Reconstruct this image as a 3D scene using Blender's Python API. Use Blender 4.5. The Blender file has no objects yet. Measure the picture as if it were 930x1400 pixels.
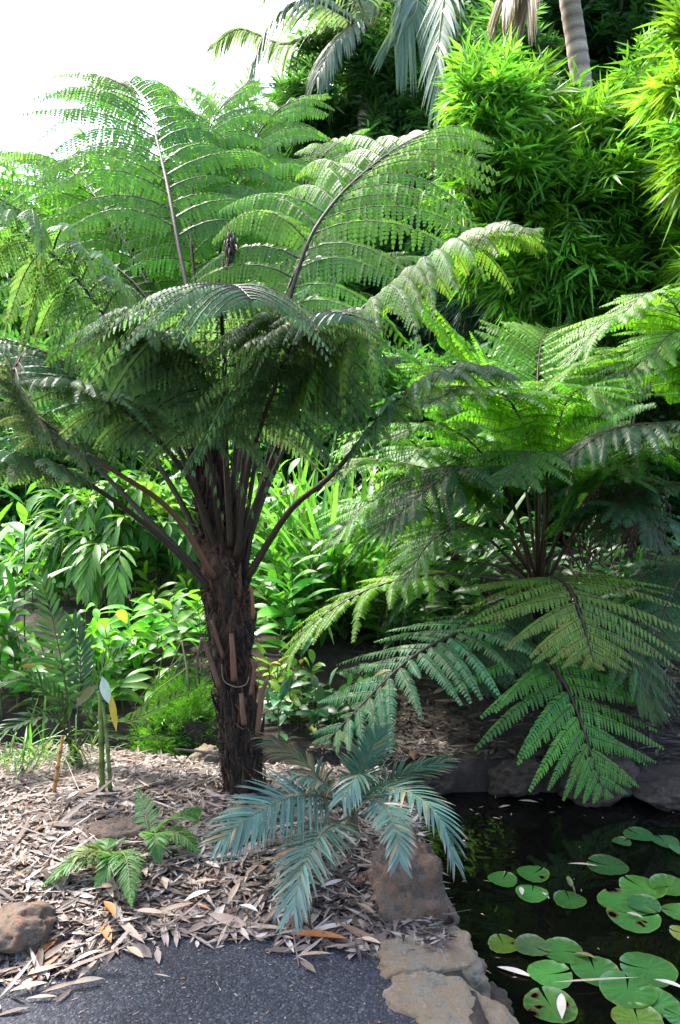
import bpy, math, random
import numpy as np
from mathutils import Vector, noise as mnoise

random.seed(7)
rng = np.random.default_rng(11)
scene = bpy.context.scene
COL = scene.collection
UP = np.array([0., 0., 1.])

# ------------------------------------------------------------------ camera
CAM_H, PITCH, FPX = 1.55, math.radians(3.5), 1050.0
cam_d = bpy.data.cameras.new('camera')
cam = bpy.data.objects.new('camera', cam_d)
COL.objects.link(cam)
cam.location = (0, 0, CAM_H)
cam.rotation_euler = (math.pi / 2 - PITCH, 0, 0)
cam_d.sensor_fit = 'VERTICAL'
cam_d.sensor_height = 36.0
cam_d.lens = 36.0 * FPX / 1400.0
cam_d.clip_start = 0.05
cam_d.clip_end = 600
scene.camera = cam
CP, SP = math.cos(PITCH), math.sin(PITCH)


def ray(px, py):
    cx, cy = (px - 465) / FPX, (700 - py) / FPX
    return np.array([cx, CP + cy * SP, -SP + cy * CP])


def P(px, py, y):
    """the point of the place seen at that spot of the photograph, y metres ahead"""
    d = ray(px, py)
    return np.array([0, 0, CAM_H]) + d * (y / d[1])


def G(px, py, z=0.0):
    d = ray(px, py)
    return np.array([0, 0, CAM_H]) + d * ((z - CAM_H) / d[2])


def nrm(a):
    return a / np.maximum(np.linalg.norm(a, axis=-1, keepdims=True), 1e-9)


# ------------------------------------------------------------------ object helpers
ORG = {}


def tag(o, label=None, cat=None, group=None, kind=None):
    if label: o['label'] = label
    if cat: o['category'] = cat
    if group: o['group'] = group
    if kind: o['kind'] = kind
    return o


def thing(name, label, cat, loc, group=None):
    o = bpy.data.objects.new(name, None)
    o.empty_display_size = 0.1
    COL.objects.link(o)
    o.location = tuple(loc)
    ORG[o.name] = np.array(loc, float)
    return tag(o, label, cat, group)


class MB:
    """collects vertices, quads, triangles and colours for ONE mesh"""

    def __init__(s):
        s.v, s.q, s.t, s.c, s.n = [], [], [], [], 0

    def add(s, v, q=None, t=None, c=(0.5, 0.5, 0.5)):
        v = np.asarray(v, float).reshape(-1, 3)
        c = np.asarray(c, float)
        if c.ndim == 1:
            c = np.broadcast_to(c, (len(v), 3))
        if q is not None and len(q): s.q.append(np.asarray(q, np.int64).reshape(-1, 4) + s.n)
        if t is not None and len(t): s.t.append(np.asarray(t, np.int64).reshape(-1, 3) + s.n)
        s.v.append(v)
        s.c.append(c)
        s.n += len(v)
        return s

    def build(s, name, mat, parent=None, loc=None, smooth=True):
        me = bpy.data.meshes.new(name)
        o = bpy.data.objects.new(name, me)
        COL.objects.link(o)
        V = np.concatenate(s.v)
        if parent is not None:
            o.parent = parent
            org = ORG[parent.name]
            ORG[o.name] = org
        else:
            org = np.zeros(3) if loc is None else np.array(loc, float)
            o.location = tuple(org)
            ORG[o.name] = org
        V = V - org
        Q = np.concatenate(s.q) if s.q else np.zeros((0, 4), np.int64)
        T = np.concatenate(s.t) if s.t else np.zeros((0, 3), np.int64)
        me.vertices.add(len(V))
        me.vertices.foreach_set('co', V.astype(np.float32).ravel())
        li = np.concatenate([Q.ravel(), T.ravel()]).astype(np.int32)
        me.loops.add(len(li))
        me.loops.foreach_set('vertex_index', li)
        ls = np.concatenate([np.arange(len(Q)) * 4, len(Q) * 4 + np.arange(len(T)) * 3]).astype(np.int32)
        me.polygons.add(len(ls))
        me.polygons.foreach_set('loop_start', ls)
        me.polygons.foreach_set('use_smooth', np.full(len(ls), smooth))
        me.update(calc_edges=True)
        a = me.color_attributes.new('Col', 'FLOAT_COLOR', 'POINT')
        cc = np.concatenate([np.concatenate(s.c), np.ones((len(V), 1))], axis=1)
        a.data.foreach_set('color', cc.astype(np.float32).ravel())
        me.materials.append(mat)
        return o


def tube(mb, pts, rad, n=6, c=(0.5, 0.5, 0.5), cap=True):
    pts = np.asarray(pts, float)
    m = len(pts)
    rad = np.broadcast_to(np.asarray(rad, float), (m,))
    T = nrm(np.gradient(pts, axis=0))
    ref = np.array([0.31, 0.95, 0.1]) if abs(T[:, 2]).mean() > 0.7 else UP
    A = nrm(np.cross(T, ref))
    B = np.cross(T, A)
    th = np.arange(n) * 2 * math.pi / n
    ring = (A[:, None] * np.cos(th)[None, :, None] + B[:, None] * np.sin(th)[None, :, None]) * rad[:, None, None]
    v = (pts[:, None] + ring).reshape(-1, 3)
    i = np.arange(m - 1)[:, None] * n
    j = np.arange(n)[None]
    k = (j + 1) % n
    q = np.stack([i + j, i + k, i + n + k, i + n + j], axis=-1).reshape(-1, 4)
    t = []
    c = np.asarray(c, float)
    if c.ndim == 2:
        c = np.repeat(c, n, axis=0)
    if cap:
        v = np.concatenate([v, pts[:1], pts[-1:]])
        if c.ndim == 2: c = np.concatenate([c, c[:1], c[-1:]])
        e = m * n
        t = [[e, (a + 1) % n, a] for a in range(n)] + [[e + 1, (m - 1) * n + a, (m - 1) * n + (a + 1) % n] for a in range(n)]
    mb.add(v, q, t, c)


def curve(pts, n=48):
    """Catmull-Rom through the points, resampled evenly"""
    p = np.asarray(pts, float)
    p = np.concatenate([[2 * p[0] - p[1]], p, [2 * p[-1] - p[-2]]])
    out = []
    for i in range(1, len(p) - 2):
        t = np.linspace(0, 1, 24, endpoint=False)[:, None]
        a, b, c, d = p[i - 1], p[i], p[i + 1], p[i + 2]
        out.append(0.5 * (2 * b + (c - a) * t + (2 * a - 5 * b + 4 * c - d) * t**2 + (3 * b - a - 3 * c + d) * t**3))
    out = np.concatenate(out + [p[-2:-1]])
    s = np.concatenate([[0], np.cumsum(np.linalg.norm(np.diff(out, axis=0), axis=1))])
    u = np.linspace(0, s[-1], n)
    return np.stack([np.interp(u, s, out[:, k]) for k in range(3)], axis=1)


# leaf templates: (vertices (along, across, lift), quads, tris)
def tpl_kite():
    return np.array([[0, 0, 0], [.38, .5, .12], [1, 0, 0], [.38, -.5, .12]]), [], [[0, 2, 1], [0, 3, 2]]


def tpl_lance(seg=5, fold=.18, peak=.4, wave=0.0):
    x = np.linspace(0, 1, seg + 1)
    w = np.where(x < peak, np.sin(x / peak * math.pi / 2), np.cos((x - peak) / (1 - peak) * math.pi / 2) ** .8) * .5
    w = np.maximum(w, 0.0)
    w[0] = .04
    v, q = [], []
    for i in range(seg + 1):
        wv = wave * math.sin(i * 2.4)
        v += [[x[i], w[i], fold * w[i] * 2 + wv], [x[i], 0, 0], [x[i], -w[i], fold * w[i] * 2 - wv]]
    for i in range(seg):
        a = i * 3
        q += [[a, a + 1, a + 4, a + 3], [a + 1, a + 2, a + 5, a + 4]]
    return np.array(v), q, []


def tpl_strip(seg=6, fold=.1):
    x = np.linspace(0, 1, seg + 1)
    w = .5 * np.minimum(1, (1 - x) * 2.2) ** .7 * np.minimum(1, .6 + x * 2)
    v, q = [], []
    for i in range(seg + 1):
        v += [[x[i], w[i], fold], [x[i], 0, 0], [x[i], -w[i], fold]]
    for i in range(seg):
        a = i * 3
        q += [[a, a + 1, a + 4, a + 3], [a + 1, a + 2, a + 5, a + 4]]
    return np.array(v), q, []


def tpl_tooth(nt=6, gap=.45):
    """a lobed fern pinnule: midrib with slanted teeth"""
    v, q, t = [], [], []
    for i in range(nt):
        x0, x1 = i / nt, (i + 1) / nt
        w = .5 * (1 - ((i + .3) / nt) ** 2) ** .6
        for s in (1, -1):
            b = len(v)
            v += [[x0, 0, 0], [x0 + (x1 - x0) * .55, s * w, .12 * w], [x1 + .03, s * w * .75, .1 * w], [x1 - (x1 - x0) * .06, 0, 0]]
            q.append([b, b + 3, b + 2, b + 1] if s > 0 else [b, b + 1, b + 2, b + 3])
    return np.array(v), q, t


KITE, LANCE, STRIP, TOOTH = tpl_kite(), tpl_lance(), tpl_strip(), tpl_tooth()
TOOTH4 = tpl_tooth(4)
LANCE3 = tpl_lance(3)
BROAD = tpl_lance(6, .14, .45, .03)


def instances(mb, tpl, p, X, Z, L, W, droop=0.0, c=None, side=None, tipc=None):
    """many leaves at once: base p, direction X, facing Z, length L, width W"""
    tv, tq, tt = tpl
    n = len(p)
    if n == 0: return
    X = nrm(X)
    Z = nrm(Z - (Z * X).sum(1, keepdims=True) * X)
    Y = np.cross(Z, X)
    L = np.broadcast_to(np.asarray(L, float), (n,))[:, None, None]
    W = np.broadcast_to(np.asarray(W, float), (n,))[:, None, None]
    D = np.broadcast_to(np.asarray(droop, float), (n,))[:, None, None]
    x, y, z = tv[:, 0][None, :, None], tv[:, 1][None, :, None], tv[:, 2][None, :, None]
    v = p[:, None] + X[:, None] * x * L + Y[:, None] * y * W + Z[:, None] * z * W - UP * (D * L * x * x)
    k = len(tv)
    off = (np.arange(n) * k)[:, None, None]
    q = (np.array(tq, np.int64).reshape(1, -1, 4) + off).reshape(-1, 4) if len(tq) else None
    t = (np.array(tt, np.int64).reshape(1, -1, 3) + off).reshape(-1, 3) if len(tt) else None
    if tipc is not None:
        m = np.clip((tv[:, 0] - .55) / .45, 0, 1)[None, :, None] * tipc[1][:, None, None]
        cc = c[:, None] * (1 - m) + np.array(tipc[0])[None, None] * m
        cc = cc.reshape(-1, 3)
    else:
        cc = np.repeat(c, k, axis=0)
    mb.add(v.reshape(-1, 3), q, t, cc)


def vary(col, n, dv=.25, dh=.15):
    """n colours round col: brightness and yellow-blue drift"""
    col = np.array(col, float)
    b = np.exp(rng.normal(0, dv, (n, 1)))
    h = rng.normal(0, dh, (n, 1))
    return np.clip(col * b * np.concatenate([1 + h, np.ones((n, 1)), 1 - h * .6], axis=1), 0.002, .9)


# ------------------------------------------------------------------ materials
def new_mat(name):
    m = bpy.data.materials.new(name)
    m.use_nodes = True
    nt = m.node_tree
    for n in list(nt.nodes): nt.nodes.remove(n)
    out = nt.nodes.new('ShaderNodeOutputMaterial')
    return m, nt, out


def N(nt, t, **kw):
    n = nt.nodes.new(t)
    for k, v in kw.items():
        if k.startswith('i_'):
            n.inputs[k[2:].replace('_', ' ')].default_value = v
        else:
            setattr(n, k, v)
    return n


def leaf_mat(name, rough=.42, spec=.5, trans=.42, tint=(1.5, 1.4, .7), bump=True):
    m, nt, out = new_mat(name)
    L = nt.links.new
    at = N(nt, 'ShaderNodeAttribute', attribute_name='Col')
    nz = N(nt, 'ShaderNodeTexNoise')
    nz.inputs['Scale'].default_value = 35
    tc = N(nt, 'ShaderNodeTexCoord')
    L(tc.outputs['Object'], nz.inputs['Vector'])
    mr = N(nt, 'ShaderNodeMapRange')
    mr.inputs['To Min'].default_value = .72
    mr.inputs['To Max'].default_value = 1.28
    L(nz.outputs['Fac'], mr.inputs['Value'])
    vm = N(nt, 'ShaderNodeVectorMath', operation='SCALE')
    L(at.outputs['Color'], vm.inputs[0])
    L(mr.outputs['Result'], vm.inputs['Scale'])
    pr = N(nt, 'ShaderNodeBsdfPrincipled')
    pr.inputs['Roughness'].default_value = rough
    pr.inputs['Specular IOR Level'].default_value = spec
    L(vm.outputs['Vector'], pr.inputs['Base Color'])
    tm = N(nt, 'ShaderNodeVectorMath', operation='MULTIPLY')
    L(vm.outputs['Vector'], tm.inputs[0])
    tm.inputs[1].default_value = tint
    tr = N(nt, 'ShaderNodeBsdfTranslucent')
    L(tm.outputs['Vector'], tr.inputs['Color'])
    mx = N(nt, 'ShaderNodeMixShader')
    mx.inputs['Fac'].default_value = trans
    L(pr.outputs[0], mx.inputs[1])
    L(tr.outputs[0], mx.inputs[2])
    L(mx.outputs[0], out.inputs['Surface'])
    return m


def bark_mat(name, scale=(30, 30, 6), rough=.9, lo=.45, hi=1.5, bump=.6):
    m, nt, out = new_mat(name)
    L = nt.links.new
    at = N(nt, 'ShaderNodeAttribute', attribute_name='Col')
    tc = N(nt, 'ShaderNodeTexCoord')
    mp = N(nt, 'ShaderNodeMapping')
    mp.inputs['Scale'].default_value = scale
    L(tc.outputs['Object'], mp.inputs['Vector'])
    nz = N(nt, 'ShaderNodeTexNoise')
    nz.inputs['Scale'].default_value = 2.2
    nz.inputs['Detail'].default_value = 8
    nz.inputs['Roughness'].default_value = .7
    L(mp.outputs[0], nz.inputs['Vector'])
    mr = N(nt, 'ShaderNodeMapRange')
    mr.inputs['From Min'].default_value = .3
    mr.inputs['From Max'].default_value = .7
    mr.inputs['To Min'].default_value = lo
    mr.inputs['To Max'].default_value = hi
    L(nz.outputs['Fac'], mr.inputs['Value'])
    vm = N(nt, 'ShaderNodeVectorMath', operation='SCALE')
    L(at.outputs['Color'], vm.inputs[0])
    L(mr.outputs['Result'], vm.inputs['Scale'])
    pr = N(nt, 'ShaderNodeBsdfPrincipled')
    pr.inputs['Roughness'].default_value = rough
    pr.inputs['Specular IOR Level'].default_value = .3
    L(vm.outputs['Vector'], pr.inputs['Base Color'])
    bp = N(nt, 'ShaderNodeBump')
    bp.inputs['Strength'].default_value = bump
    bp.inputs['Distance'].default_value = .02
    L(nz.outputs['Fac'], bp.inputs['Height'])
    L(bp.outputs[0], pr.inputs['Normal'])
    L(pr.outputs[0], out.inputs['Surface'])
    return m


def ramp(nt, stops):
    r = N(nt, 'ShaderNodeValToRGB')
    e = r.color_ramp.elements
    while len(e) > 1: e.remove(e[0])
    e[0].position, e[0].color = stops[0][0], (*stops[0][1], 1)
    for p, c in stops[1:]:
        x = e.new(p)
        x.color = (*c, 1)
    return r


def ground_mat(name, stops, scale=6, detail_scale=60, rough=.95, bump=.5, dist=.02, speck=None):
    m, nt, out = new_mat(name)
    L = nt.links.new
    tc = N(nt, 'ShaderNodeTexCoord')
    n1 = N(nt, 'ShaderNodeTexNoise')
    n1.inputs['Scale'].default_value = scale
    n1.inputs['Detail'].default_value = 10
    n1.inputs['Roughness'].default_value = .65
    n2 = N(nt, 'ShaderNodeTexNoise')
    n2.inputs['Scale'].default_value = detail_scale
    n2.inputs['Detail'].default_value = 6
    L(tc.outputs['Object'], n1.inputs['Vector'])
    L(tc.outputs['Object'], n2.inputs['Vector'])
    n1.inputs['Distortion'].default_value = 1.2 if 'rock' in name or 'stone' in name else 0.0
    n2.inputs['Roughness'].default_value = .75
    ad = N(nt, 'ShaderNodeMath', operation='MULTIPLY_ADD')
    ad.inputs[1].default_value = .55
    L(n1.outputs['Fac'], ad.inputs[0])
    md = N(nt, 'ShaderNodeMath', operation='MULTIPLY')
    md.inputs[1].default_value = .45
    L(n2.outputs['Fac'], md.inputs[0])
    L(md.outputs[0], ad.inputs[2])
    r = ramp(nt, stops)
    L(ad.outputs[0], r.inputs['Fac'])
    col = r.outputs['Color']
    h = ad.outputs[0]
    if speck:
        vo = N(nt, 'ShaderNodeTexVoronoi')
        vo.inputs['Scale'].default_value = speck[0]
        L(tc.outputs['Object'], vo.inputs['Vector'])
        sx = N(nt, 'ShaderNodeSeparateColor')
        L(vo.outputs['Color'], sx.inputs[0])
        rr = ramp(nt, speck[1])
        L(sx.outputs[0], rr.inputs['Fac'])
        mx = N(nt, 'ShaderNodeMix', data_type='RGBA', blend_type='MULTIPLY')
        mx.inputs['Factor'].default_value = 1
        L(col, mx.inputs['A'])
        L(rr.outputs['Color'], mx.inputs['B'])
        col = mx.outputs['Result']
        h2 = N(nt, 'ShaderNodeMath', operation='SUBTRACT')
        L(h, h2.inputs[0])
        L(vo.outputs['Distance'], h2.inputs[1])
        h = h2.outputs[0]
    pr = N(nt, 'ShaderNodeBsdfPrincipled')
    pr.inputs['Roughness'].default_value = rough
    pr.inputs['Specular IOR Level'].default_value = .35
    L(col, pr.inputs['Base Color'])
    bp = N(nt, 'ShaderNodeBump')
    bp.inputs['Strength'].default_value = bump
    bp.inputs['Distance'].default_value = dist
    L(h, bp.inputs['Height'])
    L(bp.outputs[0], pr.inputs['Normal'])
    L(pr.outputs[0], out.inputs['Surface'])
    return m


M_FERN = leaf_mat('fern_leaf', .45, .38, .56)
M_LEAF = leaf_mat('broad_leaf', .42, .45, .45)
M_BAMBOO = leaf_mat('bamboo_leaf', .4, .5, .48)
M_CYCAD = leaf_mat('stiff_blue_leaf', .42, .6, .18, (1.2, 1.2, .8))
M_DRY = leaf_mat('dry_leaf', .65, .35, .2, (1.2, 1.05, .8))
M_PAD = leaf_mat('lily_pad', .28, .5, .15)
M_BARK = bark_mat('fibrous_bark', (60, 60, 9), .95, .25, 1.7, 1.0)
M_STALK = bark_mat('stalk', (40, 40, 8), .6, .7, 1.3, .2)
M_WOOD = bark_mat('pale_bark', (12, 12, 20), .85, .75, 1.2, .3)
M_ROCK = ground_mat('rock', [(.3, (.03, .022, .017)), (.42, (.085, .06, .043)), (.5, (.15, .11, .08)), (.56, (.21, .10, .05)), (.62, (.17, .14, .115)), (.72, (.26, .24, .21))], 4.5, 55, .85, 1.0, .05)
M_ROCKD = ground_mat('dark_rock', [(.3, (.007, .005, .004)), (.48, (.026, .018, .012)), (.58, (.05, .034, .024)), (.7, (.08, .062, .05))], 8, 60, .9, .7, .03)
M_STONE = ground_mat('lichen_stone', [(.28, (.035, .028, .02)), (.4, (.12, .098, .07)), (.47, (.21, .18, .135)), (.53, (.22, .135, .065)), (.58, (.24, .215, .17)), (.7, (.29, .27, .235))], 3.5, 60, .88, 1.0, .045)
M_ASPHALT = ground_mat('asphalt', [(.3, (.0085, .009, .012)), (.5, (.017, .0182, .024)), (.7, (.027, .029, .036))], 3, 260, .85, .55, .006,
                       (150, [(0, (.35, .35, .37)), (.5, (1, 1, 1)), (.85, (1.6, 1.6, 1.6)), (.95, (3.2, 3.0, 2.6))]))
M_SOIL = ground_mat('soil', [(.3, (.008, .006, .004)), (.5, (.025, .017, .012)), (.62, (.055, .04, .03)), (.75, (.09, .07, .055))], 9, 90, .95, .8, .03)


def water_mat():
    m, nt, out = new_mat('pond_water')
    L = nt.links.new
    pr = N(nt, 'ShaderNodeBsdfPrincipled')
    pr.inputs['Base Color'].default_value = (.002, .002, .0015, 1)
    pr.inputs['Roughness'].default_value = .025
    pr.inputs['IOR'].default_value = 1.33
    nz = N(nt, 'ShaderNodeTexNoise')
    nz.inputs['Scale'].default_value = 7
    tc = N(nt, 'ShaderNodeTexCoord')
    L(tc.outputs['Object'], nz.inputs['Vector'])
    bp = N(nt, 'ShaderNodeBump')
    bp.inputs['Strength'].default_value = .035
    bp.inputs['Distance'].default_value = .05
    L(nz.outputs['Fac'], bp.inputs['Height'])
    L(bp.outputs[0], pr.inputs['Normal'])
    L(pr.outputs[0], out.inputs['Surface'])
    return m


M_WATER = water_mat()

# ------------------------------------------------------------------ light
SUN_EL, SUN_AZ = math.radians(57), math.radians(-48)   # azimuth from +Y towards +X
w = bpy.data.worlds.new('World')
scene.world = w
w.use_nodes = True
nt = w.node_tree
for n in list(nt.nodes): nt.nodes.remove(n)
wo = nt.nodes.new('ShaderNodeOutputWorld')
bg = nt.nodes.new('ShaderNodeBackground')
sky = nt.nodes.new('ShaderNodeTexSky')
sky.sky_type = 'NISHITA'
sky.sun_disc = False
sky.sun_elevation = SUN_EL
sky.sun_rotation = SUN_AZ
sky.air_density = 1.0
sky.dust_density = 3.5
sky.ozone_density = 1.0
bg.inputs['Strength'].default_value = .15
nt.links.new(sky.outputs[0], bg.inputs[0])
nt.links.new(bg.outputs[0], wo.inputs[0])
sd = bpy.data.lights.new('sun', 'SUN')
sd.energy = 2.1
sd.angle = math.radians(10.0)
sd.color = (1, .97, .91)
so = bpy.data.objects.new('sun', sd)
COL.objects.link(so)
sv = Vector((math.sin(SUN_AZ) * math.cos(SUN_EL), math.cos(SUN_AZ) * math.cos(SUN_EL), math.sin(SUN_EL)))
so.rotation_euler = sv.to_track_quat('Z', 'Y').to_euler()
so.location = (-6, 8, 14)
scene.view_settings.view_transform = 'Standard'
scene.view_settings.look = 'None'
scene.view_settings.gamma = 1
scene.view_settings.exposure = 2.72
cy = scene.cycles
cy.max_bounces = 8
cy.diffuse_bounces = 4
cy.glossy_bounces = 2
cy.transmission_bounces = 4
cy.sample_clamp_indirect = 6
cy.caustics_reflective = False
cy.caustics_refractive = False
cy.use_denoising = True

# ------------------------------------------------------------------ terrain
WZ = -0.20                                                     # water level
POND = np.array([G(676, 1425, WZ), G(630, 1350, WZ), G(606, 1262, WZ), G(596, 1190, WZ), G(560, 1120, WZ), G(470, 1098, WZ), G(380, 1090, WZ), G(300, 1092, WZ),
                 G(230, 1074, WZ), G(150, 1052, WZ), G(60, 1042, WZ), G(-200, 1040, WZ), G(-200, 1018, WZ), G(150, 1030, WZ), G(300, 1040, WZ), G(420, 1062, WZ),
                 G(520, 1084, WZ), G(600, 1088, WZ), G(700, 1086, WZ), G(800, 1090, WZ), G(930, 1098, WZ), G(1250, 1090, WZ), (4.2, 1.0, 0), (2.2, 0.2, 0), (.75, .6, 0)])[:, :2]


def poly_dist(x, y, poly):
    """signed distance, positive inside"""
    x, y = np.asarray(x, float), np.asarray(y, float)
    d = np.full(x.shape, 1e9)
    ins = np.zeros(x.shape, bool)
    n = len(poly)
    for i in range(n):
        ax, ay = poly[i]
        bx, by = poly[(i + 1) % n]
        ex, ey = bx - ax, by - ay
        t = np.clip(((x - ax) * ex + (y - ay) * ey) / (ex * ex + ey * ey + 1e-12), 0, 1)
        d = np.minimum(d, np.hypot(x - ax - t * ex, y - ay - t * ey))
        c = (ay > y) != (by > y)
        ins ^= c & (x < (bx - ax) * (y - ay) / (by - ay + 1e-12) + ax)
    return np.where(ins, d, -d)


EDGE = [(-60, 1352), (0, 1338), (60, 1318), (130, 1292), (200, 1272), (300, 1263), (420, 1278), (535, 1296), (560, 1330), (580, 1400)]
PATH = np.array([G(a, b) for a, b in EDGE] + [np.array([.35, -3, 0]), np.array([-9, -3, 0]), np.array([-9, 1.35, 0])])[:, :2]


def sstep(a, b, x):
    t = np.clip((x - a) / (b - a), 0, 1)
    return t * t * (3 - 2 * t)


def height(x, y):
    x, y = np.asarray(x, float), np.asarray(y, float)
    dp = poly_dist(x, y, POND)
    da = poly_dist(x, y, PATH)
    z = 0.05 * sstep(0, .35, -da) - .03 * sstep(-.02, .12, da)
    z = z + .03 * np.sin(x * 3.1 + y * 1.7) * np.sin(y * 2.3 - x) * sstep(0.05, .6, -da)
    far = sstep(4.4, 9, y)
    z = z + far * (.25 + .35 * sstep(0, 2.5, x)) + .05 * np.maximum(0, y - 9)
    z = z - .10 * sstep(3.4, 4.2, y) * (1 - sstep(4.4, 5.5, y))
    z = z + .15 * sstep(.3, 1.2, -dp) * sstep(4.0, 4.6, y)
    z = np.where(y > 4.0, z, z)
    k = sstep(-.10, .06, dp)
    z = z * (1 - k) + (-.55) * k
    return z


gx = np.unique(np.concatenate([np.linspace(-80, -8, 25), np.linspace(-8, -3, 40), np.linspace(-3, 4, 240), np.linspace(4, 10, 40), np.linspace(10, 80, 24)]))
gy = np.unique(np.concatenate([np.linspace(-60, -1, 20), np.linspace(-1, 6, 240), np.linspace(6, 14, 60), np.linspace(14, 140, 40)]))
X, Y = np.meshgrid(gx, gy)
Z = height(X, Y)
nx, ny = len(gx), len(gy)
ii = (np.arange(ny - 1)[:, None] * nx + np.arange(nx - 1)[None]).ravel()
mb = MB()
mb.add(np.stack([X, Y, Z], -1).reshape(-1, 3), np.stack([ii, ii + 1, ii + nx + 1, ii + nx], 1))
tag(mb.build('ground', M_SOIL), kind='structure')
# path sheet
mb = MB()
sel = poly_dist(X, Y, PATH)
px_ = np.linspace(-9, .75, 260)
py_ = np.linspace(-3, 2.6, 150)
X2, Y2 = np.meshgrid(px_, py_)
D2 = poly_dist(X2, Y2, PATH) + .03 * np.sin(X2 * 23) * np.sin(Y2 * 19 + X2 * 7)
nx2 = len(px_)
i2 = (np.arange(len(py_) - 1)[:, None] * nx2 + np.arange(nx2 - 1)[None])
keep = (D2[:-1, :-1] > -.03)
q = np.stack([i2, i2 + 1, i2 + nx2 + 1, i2 + nx2], -1)[keep]
mb.add(np.stack([X2, Y2, 0 * X2 + .004], -1).reshape(-1, 3), q)
tag(mb.build('path', M_ASPHALT), kind='structure')
# water sheet
mb = MB()
wx = np.linspace(-2.5, 6, 60)
wy = np.linspace(-.2, 5.2, 50)
X3, Y3 = np.meshgrid(wx, wy)
i3 = (np.arange(49)[:, None] * 60 + np.arange(59)[None]).ravel()
mb.add(np.stack([X3, Y3, 0 * X3 + WZ], -1).reshape(-1, 3), np.stack([i3, i3 + 1, i3 + 61, i3 + 60], 1))
tag(mb.build('water', M_WATER), kind='structure')


def hz(x, y):
    return float(height(np.array([x]), np.array([y]))[0])


# ------------------------------------------------------------------ rocks
def rock(name, label, c, size, mat, seed, rz=0., flat=.0, cat='rock', group=None, rough=.22, sub=5):
    import bmesh
    bm = bmesh.new()
    bmesh.ops.create_icosphere(bm, subdivisions=sub, radius=1)
    rs = random.Random(seed)
    cuts = [(Vector((rs.gauss(0, 1), rs.gauss(0, 1), rs.gauss(0, .8))).normalized(), rs.uniform(.55, .85)) for _ in range(9)]
    if flat: cuts.append((Vector((rs.uniform(-.1, .1), rs.uniform(-.1, .1), 1)).normalized(), flat))
    o3 = Vector((seed * 3.1, seed * 1.7, seed * .9))
    ca, sa = math.cos(rz), math.sin(rz)
    vs = []
    for v in bm.verts:
        p = v.co.copy()
        for n, d in cuts:
            k = p.dot(n) - d
            if k > 0: p -= n * k * .9
        p *= 1 + rough * mnoise.fractal(p * 1.6 + o3, 1.0, 2.0, 3) + .10 * mnoise.fractal(p * 4.5 + o3, .8, 2.1, 5)
        x, y, z = p.x * size[0], p.y * size[1], p.z * size[2]
        vs.append((c[0] + x * ca - y * sa, c[1] + x * sa + y * ca, c[2] + z))
    t = [[v.index for v in f.verts] for f in bm.faces]
    bm.free()
    o = MB().add(np.array(vs), None, t).build(name, mat, None, c)
    return tag(o, label, cat, group)


def atg(px, py, z=0.0, dz=0.0):
    g = G(px, py, z)
    g[2] += dz
    return g


rock('edging_stone', 'flat lichened edging stone between the upright boulder and lowest stone', atg(586, 1310, 0, -.05), (.185, .165, .125), M_STONE, 3, .1, .62, 'stone', None, .14)
rock('edging_stone', 'ochre stained edging stone at the bottom corner of the path', atg(618, 1370, 0, -.055), (.20, .165, .125), M_STONE, 8, -.35, .6, 'stone', None, .14)
rock('edging_stone', 'pale edging stone beside the water just below the ochre one', atg(672, 1418, 0, -.07), (.17, .13, .12), M_STONE, 12, -.3, .6, 'stone', None, .14)
rock('boulder', 'upright brown boulder at pond edge under the blue green palm', atg(556, 1245, 0, .09), (.165, .13, .21), M_ROCK, 5, .4, .0, 'boulder', None, .2)
rock('rock', 'small rusty rock wedged at waterline below the upright boulder', atg(608, 1258, -.15, .0), (.07, .08, .1), M_ROCK, 15, .4, .0, 'rock')
rock('boulder', 'dark brown boulder where the path meets the mulch', atg(12, 1290, 0, .04), (.145, .13, .095), M_ROCK, 21, .2, .0, 'boulder', None, .2)
rock('rock', 'low reddish rock half buried in mulch behind the small fern', atg(165, 1152, .05, .02), (.13, .09, .09), M_ROCK, 31, .2, .55, 'rock')
rock('rock', 'dark rounded rock on the far pond bank, under bare litter', atg(706, 1082, WZ, .06), (.20, .16, .12), M_ROCKD, 41, .1, .0, 'rock')
rock('boulder', 'large dark boulder on far pond bank behind the hanging frond tip', atg(808, 1082, WZ, .09), (.24, .2, .16), M_ROCKD, 44, .3, .0, 'boulder')
rock('rock', 'small shadowed rock on the far bank left of the dark rounded one', atg(596, 1075, WZ, .05), (.13, .12, .11), M_ROCKD, 47, .6, .0, 'rock')
rock('rock', 'grey waterside rock just behind the tree fern trunk', atg(285, 1052, WZ, .06), (.10, .09, .08), M_STONE, 53, .1, .0, 'rock')
rock('rock', 'white sunlit rock behind the feathery ground cover mound', P(203, 946, 5.6), (.17, .13, .08), M_STONE, 57, .3, .5, 'rock')
rock('rock', 'small tan rock standing behind the white sunlit one', P(205, 925, 5.9), (.08, .07, .09), M_ROCK, 59, .3, .0, 'rock')
rock('rock', 'low dark rock on far bank at the right water edge', atg(905, 1092, WZ, .03), (.22, .16, .09), M_ROCKD, 63, .3, .0, 'rock')
rock('rock', 'small wet rock at the waterline beside the flat edging stone', atg(636, 1330, -.15, 0), (.08, .09, .09), M_ROCK, 71, .5, .0, 'rock')
rock('rock', 'small wet rock low against the ochre stained edging stone', atg(668, 1385, -.15, 0), (.08, .08, .08), M_ROCKD, 75, 1.1, .0, 'rock')
# rill kerb
kc = curve([G(100, 1036, -.06), G(190, 1052, -.06), G(250, 1068, -.06), G(305, 1086, -.06)], 24)
mb = MB()
tube(mb, kc, .045 + .006 * np.sin(np.arange(24) * 1.7), 7, (.2, .17, .14))
tag(mb.build('stone_edging', M_STONE, None, kc[0]), 'low curved grey edging along the rill behind the mulch', 'edging')


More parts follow.
